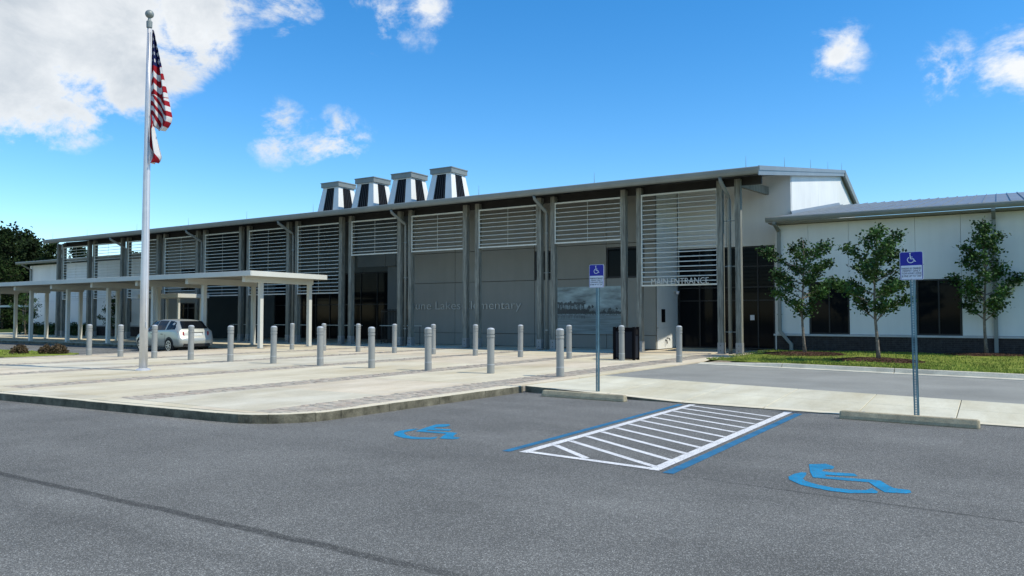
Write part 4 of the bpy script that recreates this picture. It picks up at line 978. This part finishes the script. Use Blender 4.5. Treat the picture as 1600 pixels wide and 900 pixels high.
def parking_sign(px, py, base, zt, zb, w, label, tilt):
    r = E('parking_sign', (px, py, base), label, 'sign', 'accessible parking signs')
    hgt = zt-zb; cz = (zt+zb)/2; y_ = py-.045
    # perforated channel post: two flanges, two web strips and the bars between the holes
    b = B(); pw_ = .024
    for s_ in (-1, 1):
        b.box(px+s_*.012 if s_ > 0 else px-pw_, px+pw_ if s_ > 0 else px-.012, py-.022, py-.018, base-.03, zt-.06)
        b.box(px+s_*pw_-.002, px+s_*pw_+.002, py-.0225, py+.02, base-.03, zt-.06)
        b.box(px+s_*(pw_+.008)-.008, px+s_*(pw_+.008)+.008, py+.018, py+.022, base-.03, zt-.06)
    z_ = base
    while z_ < zt-.09: b.box(px-.012, px+.012, py-.0219, py-.0181, z_, z_+.014); z_ += .026
    O('post', b, 'signpost', r)
    def rr(w_, h_, rad, y0, y1, zc):
        P = []
        for cx_, cz_, a0 in ((w_/2-rad, h_/2-rad, 0), (-w_/2+rad, h_/2-rad, 90), (-w_/2+rad, -h_/2+rad, 180), (w_/2-rad, -h_/2+rad, 270)):
            for k in range(5): a = R(a0+k*22.5); P.append((px+cx_+rad*math.cos(a), zc+cz_+rad*math.sin(a)))
        bb = B(); n = len(P); bb.v = [(a, y0, c) for a, c in P]+[(a, y1, c) for a, c in P]
        bb.f = [tuple(range(n)), tuple(range(2*n-1, n-1, -1))]+[((k+1) % n, k, n+k, n+(k+1) % n) for k in range(n)]; return bb
    pn = O('panel', rr(w, hgt, .028, y_, y_+.006, cz), 'signwhite', r)
    O('panel_border', rr(w-.014, hgt-.014, .024, y_-.002, y_-.0005, cz), 'signblue', pn)
    zmid = zb+hgt*.53
    O('text_field', rr(w-.034, zmid-zb-.02, .012, y_-.004, y_-.0025, (zb+zmid)/2+.002), 'signwhite', pn)
    O('wheelchair_emblem', isa(.155, px, y_-.0025, zmid+hgt*.235), 'signwhite', pn)
    for txt, sz, dz in (('PARKING BY DISABLED', .041, .145), ('PERMIT ONLY', .041, .108), ('TOW-AWAY ZONE', .041, .071), ('$ FINE UP TO "250"', .041, .030)):
        me = text_mesh(txt, sz, .002, 'signink', 'text_line'); a, c = width(me); k = min(1.0, (w-.055)/(c-a)); me.transform(Matrix.Diagonal((k, 1, 1.0, 1)))
        o = bpy.data.objects.new('text_line', me); COL.objects.link(o); o.parent = pn; o.location = Vector((px-(a+c)*k/2, y_-.0055, zb+.017+dz*hgt/.43))-Vector(r.location)
    for z_ in (zb+.012, zt-.012): b = B(); b.disc_y((px, y_-.004, z_), .007, .006, 8); O('bolt', b, 'shoe', pn)
    r.rotation_euler = (0, R(tilt), R(-4 if px > -3 else -2))
    return r
def walkz(x, y): return lerp(wzf(x), .135, (y-wf(x))/(wb(x)-wf(x)))
parking_sign(-1.14, 13.72, walkz(-1.14, 13.72)-.002, 2.635, 2.185, .335, 'blue and white disabled parking sign behind the wheel stop farther from the plaza', -.6)
parking_sign(-6.90, 14.10, walkz(-6.90, 14.1)-.002, 2.66, 2.19, .335, 'blue and white disabled parking sign behind the wheel stop nearer the plaza', .3)
# wheel stops
def wheel_stop(a, c, label):
    a, c = Vector(a), Vector(c); d = (c-a).normalized(); s_ = Vector((-d.y, d.x)); sec = [(-.085, .0), (-.075, .05), (-.045, .125), (.045, .125), (.075, .05), (.085, 0)]
    b = B(); n = len(sec); L = (c-a).length
    st = [(0, .9), (.03, 1.0), (L-.03, 1), (L, .9)]
    for t_, k in st:
        for (q, z_) in sec: p = a+d*t_+s_*q*k; b.v.append((p.x, p.y, .001+z_*k))
    for k in range(3): b.f += [(k*n+i, (k+1)*n+i, (k+1)*n+i+1, k*n+i+1) for i in range(n-1)]+[(k*n+n-1, (k+1)*n+n-1, (k+1)*n, k*n)]
    b.f += [tuple(range(n)), tuple(3*n+i for i in range(n-1, -1, -1))]
    b.f = [tuple(reversed(f)) for f in b.f]
    o = O('wheel_stop', b, 'stop', bevel=.012, origin=(a.x, a.y, 0)); tag(o, label, 'wheel stop', 'wheel stops')
    for t_ in (.35, L-.35):
        p = a+d*t_; q = B(); q.lathe([(.018, .122), (.018, .13)], 10, (p.x, p.y, 0)); O('anchor_pin', q, 'shoe', o)
wheel_stop((-7.82, 13.50), (-5.98, 13.42), 'concrete wheel stop in the bay beside the plaza kerb')
wheel_stop((-2.16, 13.08), (-.27, 12.92), 'concrete wheel stop in the bay away from the plaza')

# ================================================================== LITTER BIN
bn = E('litter_bin', (-10.72, 24.2, PZ), 'black metal litter bin with grey side panels between the bollards', 'litter bin')
x0, x1, y0, y1 = -11.16, -10.36, 24.0, 24.42
b = B(); b.box(x0+.03, x1-.03, y0+.03, y1-.03, PZ+.03, 1.20); O('body', b, 'binblack', bn)
for x_, y_ in ((x0, y0), (x1-.09, y0), (x0, y1-.09), (x1-.09, y1-.09)): b = B(); b.box(x_, x_+.09, y_, y_+.09, PZ+.001, 1.26); O('corner_post', b, 'binblack', bn, bevel=.008)
for a, c in ((x0+.10, x0+.36), (x0+.44, x1-.10)): b = B(); b.box(a, c, y0+.012, y0+.029, PZ+.08, 1.10); O('front_panel', b, 'binpanel', bn, bevel=.005)
b = B(); b.box(x1-.029, x1-.01, y0+.10, y1-.10, PZ+.08, .96); O('side_panel', b, 'binpanel', bn, bevel=.005)
b = B(); b.box(x0+.02, x1-.02, y0+.02, y1-.02, 1.201, 1.235); O('lid', b, 'binblack', bn, bevel=.008)
b = B(); b.box(x1-.029, x1-.005, y0+.12, y1-.12, .99, 1.17); O('opening', b, 'inside', bn)

# ================================================================== PARKED CAR
car = E('parked_car', (-32.80, 21.95, 0), 'silver station wagon parked by the flat canopy, tail towards the plaza', 'car', None, R(180-7))
ST = [(-2.14,.38,.66,.52,.58,.66,.60,.50),(-2.10,.30,.78,.56,.64,.77,.66,.58),(-2.03,.27,.83,.62,.70,.81,.80,.62),(-1.98,.26,.84,.64,.93,.79,.99,.66),(-1.90,.25,.845,.66,.97,.805,1.08,.63),(-1.58,.23,.85,.66,.98,.82,1.385,.555),(-1.35,.22,.85,.66,.975,.83,1.44,.565),(-.8,.21,.85,.66,.96,.835,1.475,.575),(-.1,.21,.85,.65,.94,.835,1.475,.58),(.35,.21,.85,.645,.925,.83,1.41,.575),(.8,.21,.85,.64,.915,.82,1.15,.645),(1.08,.21,.85,.635,.91,.80,.965,.69),(1.6,.23,.835,.61,.83,.76,.88,.62),(1.95,.27,.77,.57,.71,.70,.76,.55),(2.1,.33,.66,.52,.60,.60,.63,.45),(2.14,.38,.55,.48,.54,.50,.56,.38)]
cb = B(); RN = []
for (x_, zb_, w_, zm_, zq, wq, zr_, wr_) in ST:
    half = [(0, zb_), (w_*.9, zb_), (w_*.985, zb_+.10), (w_, zm_), (lerp(w_, wq, .75), lerp(zm_, zq, .8)), (wq, zq), (lerp(wq, wr_, .55), lerp(zq, zr_, .60)), (wr_, lerp(zq, zr_, .955)), (wr_*.88, lerp(zq, zr_, .99)+.008), (0, zr_+.02)]
    RN.append([(x_, y_, z_) for y_, z_ in half]+[(x_, -y_, z_) for y_, z_ in half[-2:0:-1]])
n = len(RN[0])
for r_ in RN: cb.v += r_
for k in range(len(RN)-1): cb.f += [(k*n+i, k*n+(i+1) % n, (k+1)*n+(i+1) % n, (k+1)*n+i) for i in range(n)]
cb.f += [tuple(range(n-1, -1, -1)), tuple((len(RN)-1)*n+i for i in range(n))]
def CO(name, b, mat, par=car, smooth=False):
    o = bpy.data.objects.new(name, mesh(name, b, mat, smooth)); COL.objects.link(o); o.parent = par; return o
car.scale = (1.05, 1.0, 1.0)
body = CO('body', cb, 'carpaint', smooth=True)
def gs(x_, t):     # greenhouse side surface
    for a, c in zip(ST, ST[1:]):
        if a[0] <= x_ <= c[0]:
            f = (x_-a[0])/(c[0]-a[0]); q = [lerp(a[i], c[i], f) for i in range(8)]
            if t <= .6: return (lerp(q[5], lerp(q[5], q[7], .55), t/.6), lerp(q[4], q[6], t))
            return (lerp(lerp(q[5], q[7], .55), q[7], (t-.6)/.355), lerp(q[4], q[6], t))
def side_glass(xs_, s_):
    b = B()
    for (xa, ta, tb) , (xb, tc, td) in zip(xs_, xs_[1:]):
        for u0, u1 in ((0, .5), (.5, 1)):
            P = []
            for x_, t_ in ((xa, lerp(ta, tb, u0)), (xb, lerp(tc, td, u0)), (xb, lerp(tc, td, u1)), (xa, lerp(ta, tb, u1))):
                y_, z_ = gs(x_, t_); P.append((x_, s_*(y_+.007), z_+.004))
            b.face(P if s_ < 0 else P[::-1])
    return b
for s_ in (-1, 1):
    CO('side_window', side_glass([(-.02, .08, .90), (.3, .08, .90), (.62, .08, .75), (.78, .10, .22)], s_), 'carglass')
    CO('side_window', side_glass([(-.86, .08, .90), (-.5, .08, .90), (-.08, .08, .90)], s_), 'carglass')
    CO('side_window', side_glass([(-1.66, .16, .45), (-1.5, .12, .84), (-1.25, .10, .90), (-.98, .08, .90)], s_), 'carglass')
    for x_ in (-.62, .28): b = B(); b.box(x_-.08, x_+.08, min(s_*.838, s_*.862), max(s_*.838, s_*.862), .80, .825); CO('door_handle', b, 'carblack')
    for x_ in (-.92, -.03, .80): b = B(); b.box(x_-.004, x_+.004, min(s_*.84, s_*.8535), max(s_*.84, s_*.8535), .30, .80); CO('door_seam', b, 'carblack')
    b = B(); b.box(.62, .78, min(s_*.86, s_*1.0), max(s_*.86, s_*1.0), .92, 1.04); CO('mirror', b, 'carpaint')
    b = B(); b.hexa([(-2.075, s_*.55, .70), (-1.95, s_*.80, .70), (-1.90, s_*.80, .74), (-2.0, s_*.5, .74), (-2.02, s_*.56, .94), (-1.93, s_*.815, .94), (-1.85, s_*.80, .94), (-1.97, s_*.54, .94)]); CO('tail_lamp', b, 'tail')
    b = B(); b.hexa([(1.75, s_*.78, .60), (2.02, s_*.66, .60), (2.08, s_*.50, .60), (1.9, s_*.45, .60), (1.72, s_*.77, .70), (1.97, s_*.65, .71), (2.03, s_*.50, .70), (1.85, s_*.45, .72)]); CO('headlamp', b, 'plate')
    for x_ in (-1.28, 1.30):
        b = B(); b.disc_y((x_, s_*.82, .33), .365, .072, 28); CO('wheel_arch', b, 'carblack')
        b = B(); b.disc_y((x_, s_*.775, .305), .305, .19, 28); wh = CO('wheel', b, 'tyre')
        b = B(); b.disc_y((x_, s_*.862, .305), .05, .03, 12)
        ring = []
        for k in range(28):
            a0, a1 = 2*math.pi*k/28, 2*math.pi*(k+1)/28
            b.hexa([(x_+r_*math.cos(a), s_*yy, .305+r_*math.sin(a)) for yy in (.866, .876) for r_, a in ((.19, a0), (.225, a0), (.225, a1), (.19, a1))])
        for k in range(7):
            a = 2*math.pi*k/7; b.bar((x_+.03*math.cos(a), s_*.872, .305+.03*math.sin(a)), (x_+.20*math.cos(a), s_*.872, .305+.20*math.sin(a)), .035, .016, (0, 1, 0))
        CO('rim', b, 'rim', wh)
# rear screen, windscreen, plate, bumper strip, roof rails
def cross_glass(xa, ta, xb, tb, ya, yb, sg):
    za, zb_ = gs(xa, 1)[1], gs(xb, 1)[1]; b = B(); P = []
    for x_, y_ , z_ in ((xa, -ya, za), (xa, ya, za), (xb, yb, zb_), (xb, -yb, zb_)): P.append((x_+sg*.02, y_, z_+.03))
    b.face(P if sg < 0 else P); return b
CO('rear_window', cross_glass(-1.925, 1, -1.585, 1, .60, .52, -1), 'carglass'); CO('windscreen', cross_glass(.80+.16, 1, .40, 1, .64, .56, 1), 'carglass')
b = B(); b.box(-2.085, -2.03, -.26, .26, .745, .87); CO('number_plate', b, 'plate')
b = B(); b.box(-2.06, -2.0, -.34, .34, .885, .905); CO('tailgate_trim', b, 'carblack')
b = B(); b.box(-2.15, -2.02, -.62, .62, .28, .40); CO('bumper_insert', b, 'carblack')
b = B(); b.box(-1.6, 1.5, -.78, .78, .17, .30); CO('underbody', b, 'carblack')

# ================================================================== VEGETATION
def leaf_card(b, p, s, rg, up=.3):
    """a small folded leaf: two triangles along a midrib"""
    d = Vector((rg.gauss(0, 1), rg.gauss(0, 1), rg.gauss(0, .7)+up)).normalized(); q = d.cross(Vector((rg.gauss(0, 1), rg.gauss(0, 1), rg.gauss(0, 1)))).normalized(); nn = d.cross(q)
    a, c = p, p+d*s; m = p+d*s*.5; l = m+q*s*.30+nn*s*.08; r_ = m-q*s*.30+nn*s*.08
    i = len(b.v); b.v += [tuple(a), tuple(l), tuple(c), tuple(r_)]; b.f += [(i, i+1, i+2), (i, i+2, i+3)]
def young_tree(loc, H, zc, prof, seed, label, lean=(0, 0), limbs=30, per=95, leaf=.13, group='young street trees on the lawn'):
    """prof: list of (height fraction in crown, radius)"""
    rg = random.Random(seed); r = E('young_tree', loc, label, 'tree', group); L0 = Vector(loc)
    def axis(t): return L0+Vector((lean[0]*t+.04*math.sin(t*7+seed), lean[1]*t+.04*math.cos(t*5+seed), t*H))
    b = B(); ts = [i/12 for i in range(13)]; b.tube([axis(t) for t in ts], [lerp(.058, .012, t**.8) if t > 0 else .075 for t in ts], 9); tk = O('trunk', b, 'bark', r, smooth=True)
    lv = B(); lb = B()
    def rad(h):
        for (a, ra), (c, rc) in zip(prof, prof[1:]):
            if a <= h <= c: return lerp(ra, rc, (h-a)/(c-a))
        return prof[-1][1]
    for k in range(limbs):
        h = (k+.5)/limbs; h = min(.98, max(.0, h+rg.uniform(-.03, .03))); z_ = zc+(H-zc)*h; t = z_/H
        base = axis(max(.05, t-.08-.06*rg.random())); a = k*2.399+rg.uniform(-.5, .5); R_ = rad(h)*rg.uniform(.42, 1.28)
        tip = axis(t)+Vector((math.cos(a)*R_, math.sin(a)*R_, rg.uniform(-.06, .20)*R_)); mid = (base+tip)/2+Vector((0, 0, -.05*R_+rg.uniform(-.05, .05)))
        lb.tube([base, mid, tip], [.024, .016, .005], 5, cap=False)
        for q in range(int(per*1.9*(.45+R_))):
            s_ = rg.choice((.55, .80, .98, .98))+rg.uniform(-.10, .04); c_ = base.lerp(mid, s_*2) if s_ < .5 else mid.lerp(tip, s_*2-1)
            sp = .07+.06*s_
            leaf_card(lv, c_+Vector((rg.gauss(0, sp), rg.gauss(0, sp), rg.gauss(0, sp*.62))), leaf*rg.uniform(.6, 1.15), rg, .1)
    O('limbs', lb, 'bark', tk, smooth=True); O('crown', lv, 'leaf', r)
    return r
young_tree((-5.95, 28.9, .30), 4.05, 1.62, [(0, .35), (.12, 1.0), (.35, 1.3), (.55, .75), (.78, 1.25), (.9, .7), (1, .2)], 21, 'young spreading leafy tree beside the entrance downspout', limbs=23)
young_tree((-3.2, 25.9, .29), 4.05, 1.55, [(0, .5), (.1, 1.05), (.3, 1.15), (.6, .85), (.85, .62), (1, .16)], 33, 'young bushy tree with pale trunk in the mulch ring nearest the lawn kerb', limbs=25)
young_tree((-.42, 31.75, .31), 4.75, 1.60, [(0, .6), (.1, 1.25), (.3, 1.3), (.45, .8), (.65, .58), (.85, .32), (1, .05)], 47, 'tall narrow young tree before the middle downspout of the white wing', limbs=26)
young_tree((-66.5, 31.4, PZ), 3.6, 1.0, [(0, .4), (.2, 1.1), (.5, 1.0), (1, .1)], 52, 'small young tree before the end of the far white wing', limbs=22, per=50, group='young trees by the far wing')
young_tree((-55.5, 32.2, PZ), 3.0, .7, [(0, .4), (.2, .95), (.5, .8), (1, .1)], 58, 'small dark young tree behind the canopy before a window of the far wing', limbs=22, per=60, group='young trees by the far wing')
def shrub(loc, rx, rz, mat, n, leaf, seed, name, label, cat, group):
    rg = random.Random(seed); r = E(name, loc, label, cat, group); L0 = Vector(loc); lv = B()
    for k in range(n):
        v = Vector((rg.gauss(0, 1), rg.gauss(0, 1), abs(rg.gauss(0, 1)))).normalized(); d = rg.uniform(.72, 1.0)*(1+.22*noise.noise(v*2.5+Vector((seed, 0, 0))))
        leaf_card(lv, L0+Vector((v.x*rx*d, v.y*rx*d, .03+v.z*rz*d)), leaf*rg.uniform(.6, 1.2), rg)
    O('foliage', lv, mat, r)
    st = B()
    for k in range(7):
        a = k*.9; st.tube([L0+Vector((0, 0, -.02)), L0+Vector((math.cos(a)*rx*.4, math.sin(a)*rx*.4, rz*.45)), L0+Vector((math.cos(a)*rx*.7, math.sin(a)*rx*.7, rz*.8))], [.015, .01, .005], 5)
    O('stems', st, 'bark', r, smooth=True)
SG = 'russet shrubs on the planting island'
shrub((-32.5, 15.15, .15), .30, .31, 'shrub', 1200, .075, 1, 'round_shrub', 'lone round russet shrub on the planting island grass', 'shrub', SG)
shrub((-31.75, 15.75, .15), .25, .28, 'shrub', 1000, .075, 2, 'round_shrub', 'smaller greenish russet shrub of the touching pair on the island', 'shrub', SG)
shrub((-31.25, 16.0, .15), .31, .32, 'shrub', 1300, .075, 3, 'round_shrub', 'larger russet shrub of the touching pair, beside the first bollard', 'shrub', SG)
for k in range(6):
    shrub((-68.6+k*1.75, 32.55, PZ), .85, .95, 'hedge', 1100, .13, 40+k, 'hedge_shrub', '%s rounded hedge shrub from the outer corner of the far white wing' % ORD[k], 'shrub', 'hedge shrubs by the far wing')
# --- woodland far left: pines and broadleaf trees, each with trunk and crown
def pine(seed, H, kind):
    rg = random.Random(seed); r = E('pine_tree' if kind else 'woodland_tree', (0, 0, 0), '', 'tree')
    b = B(); b.tube([(0, 0, -.1), (.1*rg.uniform(-1, 1), 0, H*.5), (0, .1, H*.97)], [H*.016, H*.011, .03], 8); tk = O('trunk', b, 'pinebark', r, smooth=True)
    lv = B(); lb = B(); n = 42 if kind else 50
    for k in range(n):
        h = lerp(.30 if kind else .12, .99, (k/n)**.85); z_ = h*H; a = k*2.4+rg.uniform(-.4, .4)
        if kind: Rr = H*.17*(1-h)**.55*rg.uniform(.6, 1.15)+.35
        else: Rr = H*.27*math.sqrt(max(.05, 1-((h-.5)/.52)**2))*rg.uniform(.6, 1.1)
        tip = Vector((math.cos(a)*Rr, math.sin(a)*Rr, z_+rg.uniform(.0, .25)*Rr)); lb.tube([(0, 0, z_-.3), tuple(tip*.5+Vector((0, 0, z_*.5-.1))), tuple(tip)], [.07, .05, .02], 5, cap=False)
        for q in range(70):
            s_ = rg.uniform(.25, 1.05); c_ = Vector((tip.x*s_, tip.y*s_, lerp(z_, tip.z, s_))); sp = .38 if kind else .6
            p = c_+Vector((rg.gauss(0, sp), rg.gauss(0, sp), rg.gauss(0, sp*.6))); leaf_card(lv, p, rg.uniform(.30, .62), rg, .5 if kind else .1)
    O('limbs', lb, 'pinebark', tk); O('crown', lv, 'needle' if kind else 'broad', r)
    return r
protos = [pine(1, 15, 1), pine(2, 13, 1), pine(3, 11, 0), pine(4, 12, 0)]
LBL = ['tall dark pine standing in the wood behind the far white wing', 'shorter pine with ragged crown in the wood edge', 'dense broadleaf tree with round crown in the dark wood', 'broad bushy tree in the wood beyond the canopy']
spots_t = [(0, -126, 52, 1.02), (1, -133, 50, 1.15), (0, -121, 54, .95), (2, -126, 50, 1.0), (3, -133, 60, 1.25), (1, -114, 54, .95), (0, -110, 55, .80), (0, -138, 58, 1.06), (2, -131, 55, 1.1), (1, -127, 60, 1.05), (3, -122, 57, 1.0), (0, -140, 66, 1.05), (2, -136, 48, 1.15), (3, -128, 46, .95), (1, -118, 63, .92), (3, -116, 56, .85), (2, -112, 62, .80), (0, -146, 60, 1.05),
           (3, -108, 58, .78), (1, -107, 66, .86), (2, -103, 60, .78), (3, -99, 63, .80), (1, -100, 70, .88), (2, -95, 62, .86), (0, -92, 68, .70), (3, -90, 60, .9), (2, -142, 52, 1.0), (1, -134, 64, 1.1), (3, -112, 50, .75), (2, -120, 49, .8), (2, -150, 50, 1.1), (3, -145, 44, 1.0)]
used = set()
for (k, x_, y_, s_) in spots_t:
    o = protos[k] if k not in used else copy_tree(protos[k]); used.add(k)
    o.location = (x_, y_, -.06); o.rotation_euler.z = rnd.uniform(0, 6.28); o.scale = (s_, s_, s_*rnd.uniform(.95, 1.05)); tag(o, LBL[k], 'tree', 'trees of the wood, kind %s' % ('pine tall', 'pine ragged', 'broadleaf round', 'broadleaf bushy')[k])
us = B(); rg = random.Random(77)
for k in range(16000):
    x_ = rg.uniform(-150, -84); y_ = 47+(x_+150)*.12+rg.uniform(0, 5); h = rg.random()**1.4*(3.6+1.4*noise.noise((x_*.2, 1, 1))); leaf_card(us, Vector((x_, y_, h-.1)), rg.uniform(.3, .6), rg)
tag(O('undergrowth', us, 'broad'), 'dark leafy undergrowth along the edge of the wood', 'undergrowth', kind='stuff')
# long white rail in front of the wood
rl = E('barrier_rail', (-92, 44, -.06), 'long white horizontal rail on posts before the dark wood', 'rail')
b = B(); b.box(-112, -76, 44, 44.12, 2.72, 2.95); O('rail', b, 'canopy', rl)
for k in range(7): b = B(); b.box(-111.5+k*5.85, -111.35+k*5.85, 44.02, 44.10, -.06, 2.721); O('post', b, 'frame', rl)
